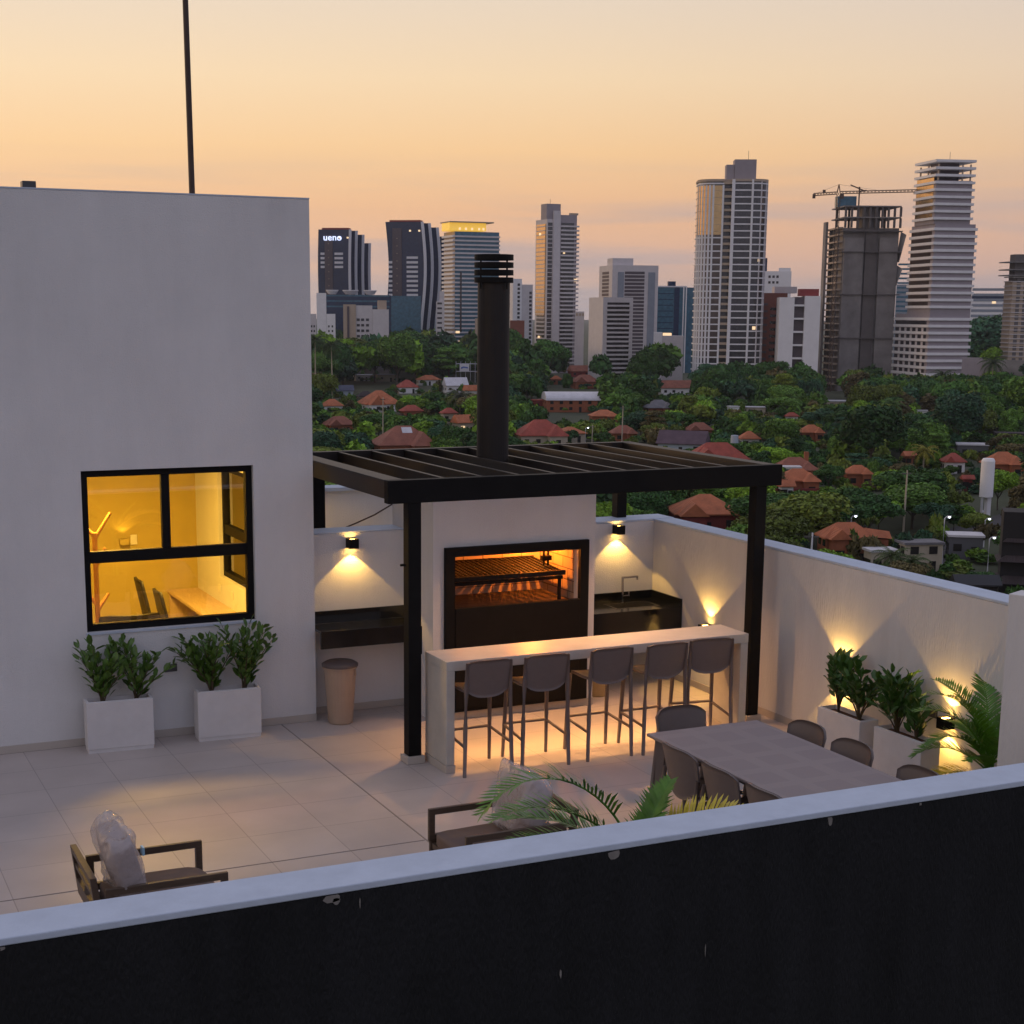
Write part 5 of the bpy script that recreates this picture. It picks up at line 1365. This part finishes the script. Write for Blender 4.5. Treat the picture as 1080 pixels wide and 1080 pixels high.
# left cluster above the pergola
house('wide red brown tiled house with a skylight above the pergola', 'tiled house with the skylight', 388, 462, 445, 470, 490, B_, RF['brown'], 14, .75, extra=skylight)
house('house with a faded orange roof and dark wing', 'faded orange roof', 374, 424, 411, 427, 440, Wt, RF['orange'], 20, .7)
house('dark brown roof left of the faded orange roof', 'dark brown roof', 374, 396, 406, 419, 430, WL['cream'], RF['dark'], 16, .8)
house('deep red roof between dark round trees', 'deep red roof', 420, 447, 416, 434, 446, B_, RF['red'], 20, .8)
house('beige plastered block house in the middle of the white houses', 'beige block house', 395, 417, 395, 396.5, 416, WL['cream'], RF['grey'], 10, .8, 'flat', nm='flat_roofed_house')
house('bright red roofed house right of the beige block house', 'bright red roof', 416, 442, 397, 409, 419, Wt, RF['red'], 14, .7)
house('long white house left of the beige block house', 'long white house', 372, 398, 395.5, 397, 408, Wt, RF['white'], 8, .5, 'flat', nm='flat_roofed_house')
house('small terracotta house low among trees at the far left', 'terracotta house at the far left', 337, 375, 436, 449, 460, B_, RF['brown'], 18, .7)
house('slate blue roofed house near the edge of the white room', 'slate blue roof', 352, 373, 405, 413, 425, WL['blue'], RF['blue'], 10, .7, 'gable')
house('white gabled house left of the chimney pipe', 'white gabled house', 466, 495, 398, 407, 426, Wt, RF['white'], 14, .7, 'gable')
house('orange roof beyond the white gabled house', 'orange roof beyond the white gables', 438, 466, 395.5, 401, 411, Wt, RF['orange'], 10, .6)
house('white house right up against the chimney pipe', 'white house by the pipe', 488, 512, 404, 412, 429, Wt, RF['orange'], 14, .7, 'gable')
house('red roofed house lower left of the chimney pipe', 'red roof left of the pipe', 463, 484, 424, 436, 452, WL['cream'], RF['red'], 18, .9)
house('orange gabled house just left of the chimney pipe', 'orange gable left of the pipe', 475, 505, 432, 446, 464, WL['cream'], RF['orange'], 26, .8, 'gable', lit=1)
# middle
house('barrel roofed brick hall with a white vault', 'barrel roofed hall', 572, 640, 413, 422, 455, B_, RF['white'], 8, .55, 'vault', 'hall', 'barrel_roofed_hall')
house('maroon walled annexe left of the barrel roofed hall', 'maroon annexe', 561, 584, 421, 422.5, 446, WL['red'], RF['red'], 8, .8, 'flat', nm='small_house')
house('big red hipped roof right of the chimney pipe', 'big red hipped roof', 541, 602, 439, 459, 474, WL['cream'], RF['red'], 14, .75)
house('orange house with two lit windows right of the red hipped roof', 'orange house with lit windows', 584, 622, 450, 456.5, 470, WL['cream'], RF['orange'], 16, .6, lit=2)
house('pinkish gabled house high among the trees', 'pinkish gabled house', 599, 624, 382, 391, 412, WL['red'], RF['brown'], 20, .8, 'gable')
house('long low brown house below the pinkish gable', 'low brown house', 602, 634, 395, 402, 418, B_, RF['brown'], 14, .6)
house('small orange roof left of the pinkish gable', 'small orange roof', 581, 594, 395, 399.5, 407, B_, RF['orange'], 10, .7)
house('cream house with a flat roof in front of the white slab tower', 'cream flat house', 645, 668, 388, 389.5, 405, WL['cream'], RF['white'], 10, .7, 'flat', nm='flat_roofed_house')
house('grey hipped house with an orange side', 'grey hipped house', 680, 714, 418, 429, 442, WL['brick'], RF['grey'], 20, .7)
house('white gabled house with a reddish roof below the office block', 'white gabled house below the office block', 694, 736, 401, 408, 424, Wt, RF['brown'], 14, .6, 'gable')
house('orange roofed row right of the barrel roofed hall', 'orange row', 622, 656, 432, 438, 455, B_, RF['orange'], 12, .6)
house('small white tower house between dark trees', 'small white tower house', 770, 784, 426, 428, 446, Wt, RF['white'], 14, .8, 'flat', nm='flat_roofed_house')
house('long white roof right of the small white tower house', 'long white roof', 789, 812, 426, 428.5, 442, WL['cream'], RF['white'], 8, .5, 'flat', nm='flat_roofed_house')
house('pink roofed house among the dark trees at mid right', 'pink roofed house', 831, 848, 430, 437, 447, Wt, RF['red'], 16, .7)
house('white shed roof high between trees below the crane site', 'white shed below the crane', 872, 892, 399, 402, 416, Wt, RF['white'], 10, .7, 'flat', nm='flat_roofed_house')
house('low house with a pale flat roof below the unfinished tower', 'pale flat roof below the unfinished tower', 873, 899, 419, 421.5, 434, WL['cream'], RF['white'], 10, .6, 'flat', nm='flat_roofed_house')
house('tiny white house below the striped tower', 'tiny white house', 972, 986, 429.5, 431, 444, Wt, RF['white'], 10, .8, 'flat', nm='flat_roofed_house')
house('red roofs half buried in trees left of the plum roof', 'buried red roofs', 725, 757, 443, 452, 463, B_, RF['brown'], 14, .6)
house('low terracotta roof under the pale flat roof below the crane site', 'low terracotta roof below the crane', 846, 876, 446, 454, 466, B_, RF['orange'], 16, .7)
house('terracotta roof in the trees between the plum roof and the crane', 'terracotta roof in the trees', 782, 808, 452, 461, 472, Wt, RF['orange'], 14, .7)
house('brown tiled house beside the barrel roofed hall', 'brown house beside the hall', 644, 676, 446, 456, 468, B_, RF['brown'], 16, .7)
house('red tiled house low behind the pergola, right of the chimney pipe', 'red house behind the pergola', 636, 672, 462, 474, 488, B_, RF['red'], 12, .7)
house('orange roofed cottage at the far left under the two palms', 'orange cottage under the palms', 336, 362, 420, 429, 440, Wt, RF['orange'], 14, .7)
house('pale walled house with a red roof left of the water tower', 'red roof left of the water tower', 1000, 1030, 474, 484, 497, Wt, RF['red'], 14, .7)
house('terracotta house under dark trees right of the brick house', 'terracotta house under dark trees', 896, 930, 486, 497, 512, B_, RF['orange'], 16, .7)
# tiered dark roof at the right edge
x, y = at(1094, 215)
t = thing('tiered_house', 'dark house with stacked black roofs cut off by the right edge', 'house', (x, y, G), -YAW-R(15), 'houses of the neighbourhood')
zt = [zat(1094, p, 215)-G for p in (612, 590, 570, 550)]
link('wall', MB().box(-2.6, 3, -2, 3, 0, zt[3]+1.5), WL['black'], t, off=False)
for i, z in enumerate(zt):
    s = 3.9-.7*i
    link('roof', MB().add([(-s, -s, z), (s, -s, z), (s, s, z), (-s, s, z), (-1.2, -1.2, z+1.3), (1.2, -1.2, z+1.3), (1.2, 1.2, z+1.3), (-1.2, 1.2, z+1.3)], [(0, 1, 5, 4), (1, 2, 6, 5), (2, 3, 7, 6), (3, 0, 4, 7), (3, 2, 1, 0), (4, 5, 6, 7)]), RF['dark'], t, off=False)
HOUSES.append((1050, 1100, 540, 640, 196))

# --- street furniture and odd structures
def lamp_post(label, px, pyt, pyb, lit=True, arm=False):
    D = depth(pyb); x, y = at(px, D); h = zat(px, pyt, D)-G
    t = thing('street_lamp', label, 'street lamp', (x, y, G), -YAW, 'street lamps')
    link('pole', MB().path([(0, 0, 0), (0, 0, h), (.2, 0, h+.25), (.6, 0, h+.3)], [.12, .08, .06, .05], 8), T['fin'], t, off=False)
    link('lamp_head', MB().box(.4, 1.0, -.18, .18, h+.32, h+.42), T['fin'], t, off=False)
    link('bulb', MB().lathe([(.01, h+.08), (.18, h+.14), (.22, h+.26), (.01, h+.31)], 12, (.7, 0)), mat('lit_street_bulb', (1, 1, 1), .5, emit=(.85, .92, 1.0), estr=6), t, off=False)
    HOUSES.append((px-5, px+9, pyt-4, pyb-6, D))
lamp_post('lit street lamp beside the flat beige house', 908, 548, 602) if False else lamp_post('tall lit street lamp beside the flat beige house', 1010, 547, 598)
lamp_post('lit street lamp beyond the carport near the right edge', 1054, 549, 574)
lamp_post('lit street lamp near the right edge behind low bushes', 1060, 569, 606)
lamp_post('small lit street lamp right of the orange house with lit windows', 620, 452, 474)
lamp_post('lit street lamp above the terracotta house by the parapet', 909, 546, 582)
def upole(label, px, pyt, pyb, cross=1.6, m=None):
    D = depth(pyb); x, y = at(px, D); h = zat(px, pyt, D)-G
    t = thing('utility_pole', label, 'utility pole', (x, y, G), -YAW, 'utility poles')
    link('pole', MB().path([(0, 0, 0), (.12, 0, h)], [.2, .13], 8), m or WL['cream'], t, off=False)
    link('crossarm', MB().box(-cross/2, cross/2, -.1, .1, h-.7, h-.5), T['scaf'], t, off=False)
    HOUSES.append((px-2, px+2, pyt, pyb-8, D))
upole('leaning utility pole before the bright layered tree', 966, 496, 562)
upole('short white pole with a crossbar close to the side parapet', 867, 562, 606, 2.2, Wt)
upole('utility pole before the orange row above the pergola', 659, 428, 470)
upole('utility pole above the tiled house with the skylight', 403, 419, 472)
upole('utility pole right of the orange house with lit windows', 627, 448, 470)
D = depth(541); x, y = at(1053, D); h = zat(1053, 483.5, D)-G; r_ = 7*D/FPX
t = thing('water_tower', 'tall white cylindrical water tower near the right edge', 'water tower', (x, y, G))
zb = zat(1053, 524, D)-G
link('tank', MB().lathe([(.01, zb), (r_, zb), (r_, h-.5), (r_*.8, h), (.01, h+.05)], 28), T['white'], t, off=False)
link('leg', MB().box(r_*.05, r_*.8, -.4, .4, 0, zb-.01), T['white'], t, off=False); link('ladder', MB().box(-r_*.75, -r_*.68, -.3, .3, 0, zb-.01).box(-r_*.67, -r_*.3, -.2, .2, zb-3, zb-2.6).box(-r_*.67, -r_*.3, -.2, .2, zb-6, zb-5.6), T['fin'], t, off=False)
HOUSES.append((1044, 1063, 483, 537, D))
D = depth(404); x, y = at(484, D)
t = thing('billboard', 'blue and white billboard on a steel frame left of the chimney pipe', 'billboard', (x, y, G), -YAW+R(2))
u = D/FPX; zb = zat(484, 392, D)-G; zt_ = zat(484, 384, D)-G
link('panel', MB().box(1*u, 11*u, -.3, 0, zb, zt_), T['white'], t, off=False); link('blue_mark', MB().prismy([(2.5*u, zb+.35*(zt_-zb)), (5.5*u, zb+.52*(zt_-zb)), (9.5*u, zb+.42*(zt_-zb)), (9.5*u, zb+.62*(zt_-zb)), (5*u, zb+.70*(zt_-zb)), (2.5*u, zb+.6*(zt_-zb))], -.35, -.31), mat('blue_paint', (.12, .22, .6), .6), t, off=False)
b = MB()
for k in range(6): b.box(-3*u+5*u*k, -2.6*u+5*u*k, .1, .5, 0, zt_+1.5)
b.box(-3*u, 23*u, .05, .09, zt_, zt_+.4).box(-3*u, 23*u, .05, .09, zb, zb+.4)
link('steel_frame', b, T['fin'], t, off=False)
HOUSES.append((462, 505, 380, 397, D)); LAND.append((484, D, 'billboard'))
HOUSES += [(869, 950, 240, 386, 790), (944, 1027, 240, 394, 750), (733, 806, 200, 376, 770), (821, 863, 310, 372, 760), (563, 609, 230, 352, 1000), (621, 693, 290, 360, 850), (690, 735, 300, 355, 900), (468, 527, 250, 346, 1150), (362, 410, 322, 352, 960), (405, 462, 300, 344, 1250), (325, 351, 310, 348, 1080), (1018, 1080, 376, 390, 730)]
for (pp, dd, ph) in ((362, 1330, 'wavy tower with the sign'), (430, 1250, 'taller wavy tower'), (495, 1150, 'yellow crowned tower'), (585, 1000, 'slender grey core tower'), (660, 900, 'white slab towers'), (712, 1020, 'dark blue office block'), (770, 770, 'tallest tower'), (842, 760, 'white block with the red roof box'), (912, 790, 'unfinished concrete tower'), (985, 750, 'striped tower'), (1050, 730, 'long grey wall')):
    LAND.append((pp, dd, ph))
# ================================================================== TREES
def foliage_mat(name, attr):
    m = bpy.data.materials.new(name); m.use_nodes = True
    t = m.node_tree; b = t.nodes['Principled BSDF']; b.inputs['Roughness'].default_value = .75; b.inputs['Specular IOR Level'].default_value = .25
    if attr:
        a = N(t, 'ShaderNodeAttribute'); a.attribute_name = 'tint'; src = a.outputs['Color']
    else:
        a = N(t, 'ShaderNodeObjectInfo'); src = a.outputs['Color']
    g = N(t, 'ShaderNodeNewGeometry'); r = N(t, 'ShaderNodeMapRange'); r.inputs[3].default_value = .68; r.inputs[4].default_value = 1.55
    t.links.new(g.outputs['Random Per Island'], r.inputs[0])
    x = N(t, 'ShaderNodeMix', data_type='RGBA', blend_type='MULTIPLY'); x.inputs[0].default_value = 1
    t.links.new(src, x.inputs[6]); t.links.new(r.outputs[0], x.inputs[7]); t.links.new(x.outputs[2], b.inputs['Base Color'])
    return m
FOL = foliage_mat('tree_foliage', False); FOLT = foliage_mat('wood_foliage', True)
BARK = mat('tree_bark', (.09, .07, .05), .9, var=.3, vscale=1.5)

def ico():
    b = bpy.data.meshes.new('tmp'); import bmesh
    bm_ = bmesh.new(); bmesh.ops.create_icosphere(bm_, subdivisions=1, radius=1.0); bm_.verts.ensure_lookup_table()
    v = np.array([q.co[:] for q in bm_.verts]); f = np.array([[q.index for q in p.verts] for p in bm_.faces]); bm_.free(); return v, f
ICV, ICF = ico()
def crown_arrays(seed, form, nq, size):
    """leaf clumps (quads) and dark inner lumps (triangles) of one crown; crown spans z 0..1, radius about 1"""
    g = np.random.default_rng(seed)
    lobes = []
    if form == 'round':
        lobes = [((0, 0, .55), (.72, .72, .42))]
        for k in range(9):
            a = k*2.4+g.uniform(-.5, .5); rr = g.uniform(.35, .62); lobes.append(((rr*math.cos(a), rr*math.sin(a), g.uniform(.32, .78)), tuple(g.uniform(.30, .46)*np.array([1, 1, .62]))))
    elif form == 'spread':
        for k in range(11):
            a = k*2.4+g.uniform(-.4, .4); rr = .72*math.sqrt((k+.3)/11); lobes.append(((rr*math.cos(a), rr*math.sin(a), .72-.30*rr*rr+g.uniform(-.1, .1)), tuple(g.uniform(.26, .42)*np.array([1, 1, .5]))))
    elif form == 'tall':
        for k in range(9):
            z = .15+.75*k/9; a = k*2.4; rr = .28*(1-.5*z); lobes.append(((rr*math.cos(a), rr*math.sin(a), z), tuple((.52-.28*z)*np.array([1, 1, .42]))))
    else:   # layered
        for k in range(15):
            a = k*2.4; lay = k % 4; rr = g.uniform(.15, .7)*(1-.16*lay); lobes.append(((rr*math.cos(a), rr*math.sin(a), .28+.19*lay+g.uniform(-.03, .03)), tuple(g.uniform(.30, .44)*np.array([1, 1, .20]))))
    wt = np.array([l[1][0]**2 for l in lobes]); wt = wt/wt.sum()
    idx = g.choice(len(lobes), nq, p=wt)
    C = np.array([l[0] for l in lobes])[idx]; S = np.array([l[1] for l in lobes])[idx]
    d = g.normal(size=(nq, 3)); d /= np.linalg.norm(d, axis=1, keepdims=True); d[:, 2] = np.where(d[:, 2] < -.35, -d[:, 2], d[:, 2])
    P = C+d*S*g.uniform(.72, 1.08, (nq, 1))
    n = d+.75*g.normal(size=(nq, 3)); n /= np.linalg.norm(n, axis=1, keepdims=True)
    t = np.cross(n, g.normal(size=(nq, 3))); t /= np.linalg.norm(t, axis=1, keepdims=True)
    b = np.cross(n, t)
    s = (size*g.uniform(.55, 1.25, (nq, 1)))
    sz = np.array([1, 1, .62])
    V = np.stack([P-t*s*.9*sz, P-b*s*.55*sz, P+t*s*.9*sz+n*s*.12, P+b*s*.55*sz], axis=1).reshape(-1, 3)
    Q = np.arange(nq*4).reshape(-1, 4)
    iv = []; itr = []; o = len(V)
    for (c, r_) in lobes:
        iv.append(np.array(c)+ICV*np.array(r_)*.70); itr.append(ICF+o); o += len(ICV)
    return np.concatenate([V]+iv), Q, np.concatenate(itr)
def np_mesh(name, V, Q, Tr, tint=None):
    me = bpy.data.meshes.new(name)
    nq, ntr = len(Q), len(Tr)
    me.vertices.add(len(V)); me.vertices.foreach_set('co', V.astype(np.float32).ravel())
    li = np.concatenate([Q.ravel(), Tr.ravel()]).astype(np.int32)
    me.loops.add(len(li)); me.loops.foreach_set('vertex_index', li)
    me.polygons.add(nq+ntr)
    st = np.concatenate([np.arange(nq)*4, nq*4+np.arange(ntr)*3]).astype(np.int32)
    me.polygons.foreach_set('loop_start', st)
    if tint is not None:
        a = me.color_attributes.new('tint', 'FLOAT_COLOR', 'POINT'); a.data.foreach_set('color', np.concatenate([tint, np.ones((len(tint), 1))], axis=1).astype(np.float32).ravel())
    me.update(calc_edges=True); me.validate()
    return me
FORMS = ['round', 'spread', 'tall', 'layered']
HI = {}
for fi, fm in enumerate(FORMS):
    for v in range(3 if fm in ('round', 'spread') else 2):
        me = np_mesh('crown', *crown_arrays(100+10*fi+v, fm, 4600, .078)); me.materials.append(FOL); HI[(fm, v)] = me
TRK = {}
for v in range(3):
    q = random.Random(v+50); b = MB()
    b.path([(0, 0, 0), (q.uniform(-.03, .03), q.uniform(-.03, .03), .5), (q.uniform(-.05, .05), 0, 1.0)], [.075, .055, .04], 7)
    for k in range(4):
        a = k*1.6+q.uniform(-.3, .3); b.path([(0, 0, .7), (.35*math.cos(a), .35*math.sin(a), 1.1), (.6*math.cos(a), .6*math.sin(a), 1.45)], [.035, .025, .012], 5)
    me = bpy.data.meshes.new('trunk'); me.from_pydata([tuple(p) for p in b.v], [], b.f); me.materials.append(BARK); TRK[v] = me
TONES = {'dark green': (.026, .066, .016), 'deep green': (.038, .092, .017), 'mid green': (.062, .125, .018), 'olive': (.090, .120, .017), 'fresh green': (.115, .205, .016), 'bluish green': (.028, .072, .034), 'brownish': (.085, .070, .026)}
def covers(px, D, r, h):
    """does a tree standing here hide something the photograph shows?"""
    x, y = at(px, D); zt_ = G+h
    top = px_of(x, y, zt_)[1]; rp = r*FPX/D
    bot = px_of(x, y, G+h*.3)[1]
    for (a, b, c, e, Dh) in HOUSES:
        if D < Dh+6 and px+rp*.82 > a and px-rp*.82 < b and top < e and bot > c: return True
    return False
FOOT = [(o.location.x, o.location.y) for o in COL.objects if o.get('group') == 'houses of the neighbourhood']
cand = []
q = random.Random(2024)
SPECIAL = [  # px, D, r, h, form, tone
    (1008, 262, 8.5, 13.5, 'layered', 'fresh green'), (1040, 236, 5.2, 6.5, 'round', 'mid green'), (1015, 193, 7.0, 6.0, 'round', 'fresh green'), (975, 205, 4.5, 7.0, 'round', 'olive'),
    (352, 415, 9, 9.5, 'round', 'fresh green'), (345, 470, 8, 10, 'round', 'olive'), (378, 430, 8, 11, 'round', 'deep green'), (415, 590, 13, 13, 'round', 'dark green'), (455, 560, 10, 14, 'tall', 'dark green'),
    (455, 640, 11, 13, 'round', 'deep green'), (478, 720, 9, 12, 'round', 'dark green'), (495, 440, 10, 13, 'round', 'mid green'), (348, 600, 10, 12, 'round', 'olive'), (555, 420, 7, 9, 'round', 'dark green'),
    (604, 515, 13, 11, 'spread', 'dark green'), (670, 560, 17, 17, 'spread', 'dark green'), (700, 720, 17, 22, 'spread', 'olive'), (742, 590, 16, 19, 'round', 'deep green'), (775, 430, 12, 12, 'round', 'fresh green'),
    (760, 440, 7, 12, 'round', 'fresh green'), (797, 500, 20, 14, 'spread', 'dark green'), (830, 440, 10, 13, 'round', 'mid green'), (855, 430, 9, 12, 'round', 'fresh green'), (880, 450, 10, 14, 'round', 'mid green'),
    (920, 600, 15, 17, 'round', 'olive'), (925, 410, 12, 16, 'tall', 'brownish'), (945, 380, 13, 14, 'round', 'olive'), (1000, 600, 14, 18, 'round', 'mid green'), (1020, 340, 11, 14, 'tall', 'brownish'),
    (835, 300, 10, 10, 'round', 'dark green'), (850, 285, 8, 8.5, 'round', 'deep green'), (818, 262, 8, 8, 'round', 'deep green'), (905, 300, 10, 9, 'round', 'deep green'), (940, 300, 11, 10, 'round', 'dark green'),
    (655, 300, 10, 9, 'round', 'mid green'), (690, 262, 9, 7, 'round', 'deep green'), (745, 250, 10, 6.0, 'round', 'deep green'), (345, 262, 12, 8, 'round', 'mid green'), (365, 280, 9, 8, 'round', 'fresh green'),
    (395, 850, 14, 22, 'round', 'deep green'), (440, 880, 17, 23, 'spread', 'dark green'), (370, 900, 15, 23, 'round', 'olive'), (430, 980, 18, 26, 'round', 'deep green'), (1040, 950, 26, 36, 'round', 'bluish green'), (1055, 960, 22, 38, 'round', 'dark green'),
    (870, 720, 10, 16, 'round', 'dark green'), (850, 700, 9, 14, 'round', 'deep green')]
for (px, D, r, h, fm, tn) in SPECIAL:
    if covers(px, D, r*.9, h): continue
    x, y = at(px, D); cand.append((px, D, r, h, fm, tn, x, y))
def free(x, y, r, k=.72):
    for c in cand:
        if (c[6]-x)**2+(c[7]-y)**2 < (k*(r+c[2]))**2: return False
    for (hx, hy) in FOOT:
        if (hx-x)**2+(hy-y)**2 < (r*.6+5)**2: return False
    return True
for it in range(26000):
    D = math.sqrt(q.uniform(188**2, 1290**2)); px = q.uniform(300, 1120)
    if D > 700 and px > 700 and D > 735 and not (1018 < px < 1062): continue
    if D > 880 and px > 540: continue
    far = D > 700
    r = (q.uniform(3.8, 10.0) if it < 13000 else q.uniform(2.2, 5.0)) if not far else q.uniform(6, 13)
    h = r*q.uniform(.95, 1.95)+(1 if not far else 5)
    if D < 330: h = min(h, 9.5)
    if D > 620: h = max(h, 12.0)
    if D > 820 and px < 520: h = max(h, 15)
    x, y = at(px, D)
    if px > 990 and D < 262 and px < 1022 : continue
    if not free(x, y, r, .66 if it < 13000 else .6): continue
    if covers(px, D, r, h): continue
    fm = q.choices(FORMS, [6, 4, 2, 1])[0]
    tn = q.choices(list(TONES), [5, 5, 6, 5, 4, 2, 1.6] if D < 600 else [6, 6, 4, 3, .5, 3, .5])[0]
    cand.append((px, D, r, h, fm, tn, x, y))
YARD = []
for (hx, hy, w, d, rz, he) in YARDS:           # garden bushes and small trees round every house
    ca, sa = math.cos(rz), math.sin(rz)
    for k in range(11):
        a = q.uniform(0, 6.28); u_, v_ = math.cos(a)*(w*.5+q.uniform(1.5, 5)), math.sin(a)*(d*.5+q.uniform(1.5, 5))
        if abs(u_) < w*.5+.8 and abs(v_) < d*.5+.8: continue
        r = q.uniform(1.2, 3.0); h = q.uniform(1.5, 2.9) if v_ < 0 else q.uniform(2, 6.5)
        x, y = hx+u_*ca-v_*sa, hy+u_*sa+v_*ca
        YARD.append((500, 600, r, h, q.choice(['round', 'spread', 'tall']), q.choice(list(TONES)), x, y))
def vis(c):
    px, D, r, h = c[:4]
    if px+r*FPX/D < 318: return 0
    top = px_of(c[6], c[7], G+h)[1]
    lim = 470 if px < 700 else 544+.2257*(px-698)
    s = r*FPX/D
    if top > lim+12 and not (px < 400 or 620 < px < 800): s *= .1
    return s*(1 if D < 760 else .8)
cand.sort(key=vis, reverse=True)
things_, mass = cand[:292], cand[292:]+YARD
used = {}
def tree_label(px, D, r, h, fm, tn):
    form = {'round': 'round', 'spread': 'wide spreading', 'tall': 'tall narrow', 'layered': 'layered'}[fm]
    sz = 'small' if r < 5.2 else ('large' if r > 9 else 'medium')
    lm = sorted(LAND, key=lambda l: ((l[0]-px)*.5*(D+l[1])/FPX)**2+(.5*(l[1]-D))**2)
    for k in range(8):
        l = lm[k]
        fb = 'behind' if D > l[1]+12 else ('in front of' if D < l[1]-12 else 'beside')
        lr = 'left of' if px < l[0]-10 else ('right of' if px > l[0]+10 else '')
        rel = (fb+' and '+lr) if (lr and fb != 'beside') else (lr or fb)
        s = f'{sz} {tn} {form} tree {rel} the {l[2]}'
        if len(s.split()) <= 16 and s not in used:
            used[s] = 1; return s
    return f'{tn} {form} tree near the {lm[0][2]}'
for i, (px, D, r, h, fm, tn, x, y) in enumerate(things_):
    t = thing('broadleaf_tree', tree_label(px, D, r, h, fm, tn), 'tree', (x, y, G), q.uniform(0, 6.28), 'trees of the neighbourhood')
    v = q.randrange(3 if fm in ('round', 'spread') else 2)
    c = bpy.data.objects.new('crown', HI[(fm, v)]); COL.objects.link(c); c.parent = t
    cb = .22 if fm != 'tall' else .10
    c.location = (0, 0, h*cb); c.scale = (r, r, h*(1-cb)/.98)
    k = TONES[tn]; j = q.uniform(.75, 1.8); c.color = (k[0]*j, k[1]*j, k[2]*j, 1)
    tr = bpy.data.objects.new('trunk', TRK[i % 3]); COL.objects.link(tr); tr.parent = t; tr.scale = (r*.55, r*.55, h*.42)
# the rest of the wood: one mass of crowns that nobody could count
LO = {(fm, v): crown_arrays(300+v, fm, 420, .23) for fm in FORMS for v in range(2)}
VV, QQ, TT, CC = [], [], [], []; o = 0
for (px, D, r, h, fm, tn, x, y) in mass:
    V, Q_, T_ = LO[(fm, q.randrange(2))]
    a = q.uniform(0, 6.28); ca, sa = math.cos(a), math.sin(a)
    X = (V[:, 0]*ca-V[:, 1]*sa)*r+x; Y = (V[:, 0]*sa+V[:, 1]*ca)*r+y; Z = G+h*(.15 if h > 7 else .0)+V[:, 2]*h*(.87 if h > 7 else 1.0)
    VV.append(np.stack([X, Y, Z], 1)); QQ.append(Q_+o); TT.append(T_+o); o += len(V)
    k = np.array(TONES[tn])*q.uniform(.75, 1.8); CC.append(np.tile(k, (len(V), 1)))
me = np_mesh('woodland', np.concatenate(VV), np.concatenate(QQ), np.concatenate(TT), np.concatenate(CC)); me.materials.append(FOLT)
wo = bpy.data.objects.new('woodland', me); COL.objects.link(wo); wo['kind'] = 'stuff'; wo['label'] = 'dense canopy of dark trees between houses and towers'; wo['category'] = 'woodland'
print('trees', len(things_), 'mass', len(mass), 'faces', len(me.polygons))

# palms of the neighbourhood
PF = {}
def city_palm(label, px, pyt, pyb_or_D, r, col=(.035, .06, .016), dead=False):
    D = pyb_or_D; x, y = at(px, D); h = zat(px, pyt, D)-G-r*.45
    t = thing('palm_tree', label, 'palm tree', (x, y, G), q.uniform(0, 6.28), 'palms of the neighbourhood')
    link('trunk', MB().path([(0, 0, 0), (.15, .1, h*.5), (0, 0, h)], [.32, .22, .2], 8), WL['cream'], t, off=False)
    b = MB()
    for k in range(22):
        a = k*2.4; e = 1.15-1.55*(k/22)
        hd = Vector((math.cos(a), math.sin(a), 0)); sd = Vector((-hd.y, hd.x, 0)); p = Vector((0, 0, h)); pts = [p.copy()]
        for i in range(6):
            p = p+(hd*math.cos(e)+Vector((0, 0, math.sin(e))))*r/6; e -= .28; pts.append(p.copy())
        for i in range(1, 7):
            for sg in (-1, 1):
                w_ = r*.20*math.sin(math.pi*(i+.5)/7.5)
                for f in (0, .5):
                    p0 = pts[i-1].lerp(pts[i], f)
                    b.add([p0, p0+(pts[i]-pts[i-1])*.45, p0+sd*sg*w_+(pts[i]-pts[i-1])*.9+Vector((0, 0, -w_*.55))], [(0, 1, 2)])
    c = link('crown', b, FOL, t, off=False); c.color = (*col, 1)
city_palm('tall palm with a green crown standing among dark trees mid right', 946, 419, 470, 5.0, (.06, .12, .02))
city_palm('yellow green palm beside the half hidden terracotta gable', 984, 468, 380, 4.2, (.22, .20, .02))
city_palm('dark palm before the long grey wall at the right', 1051, 375, 700, 7.5)
city_palm('dark palm at the foot of the striped tower', 998, 389, 700, 7.0)
city_palm('palm with drooping fronds left of the chimney pipe', 486, 410, 560, 7.0, (.05, .055, .025))
city_palm('smaller palm touching the chimney pipe', 503, 418, 540, 6.0, (.05, .055, .025))
city_palm('palm with a pale trunk nearest the white room', 332, 352, 620, 6.5)
city_palm('palm with a pale trunk second from the white room', 349, 358, 620, 6.0)
city_palm('bushy palm before the flat beige house', 955, 576, 208, 3.2, (.05, .075, .02))
city_palm('bushy low palm right of the annexe by the parapet', 978, 583, 205, 3.0, (.05, .075, .02))
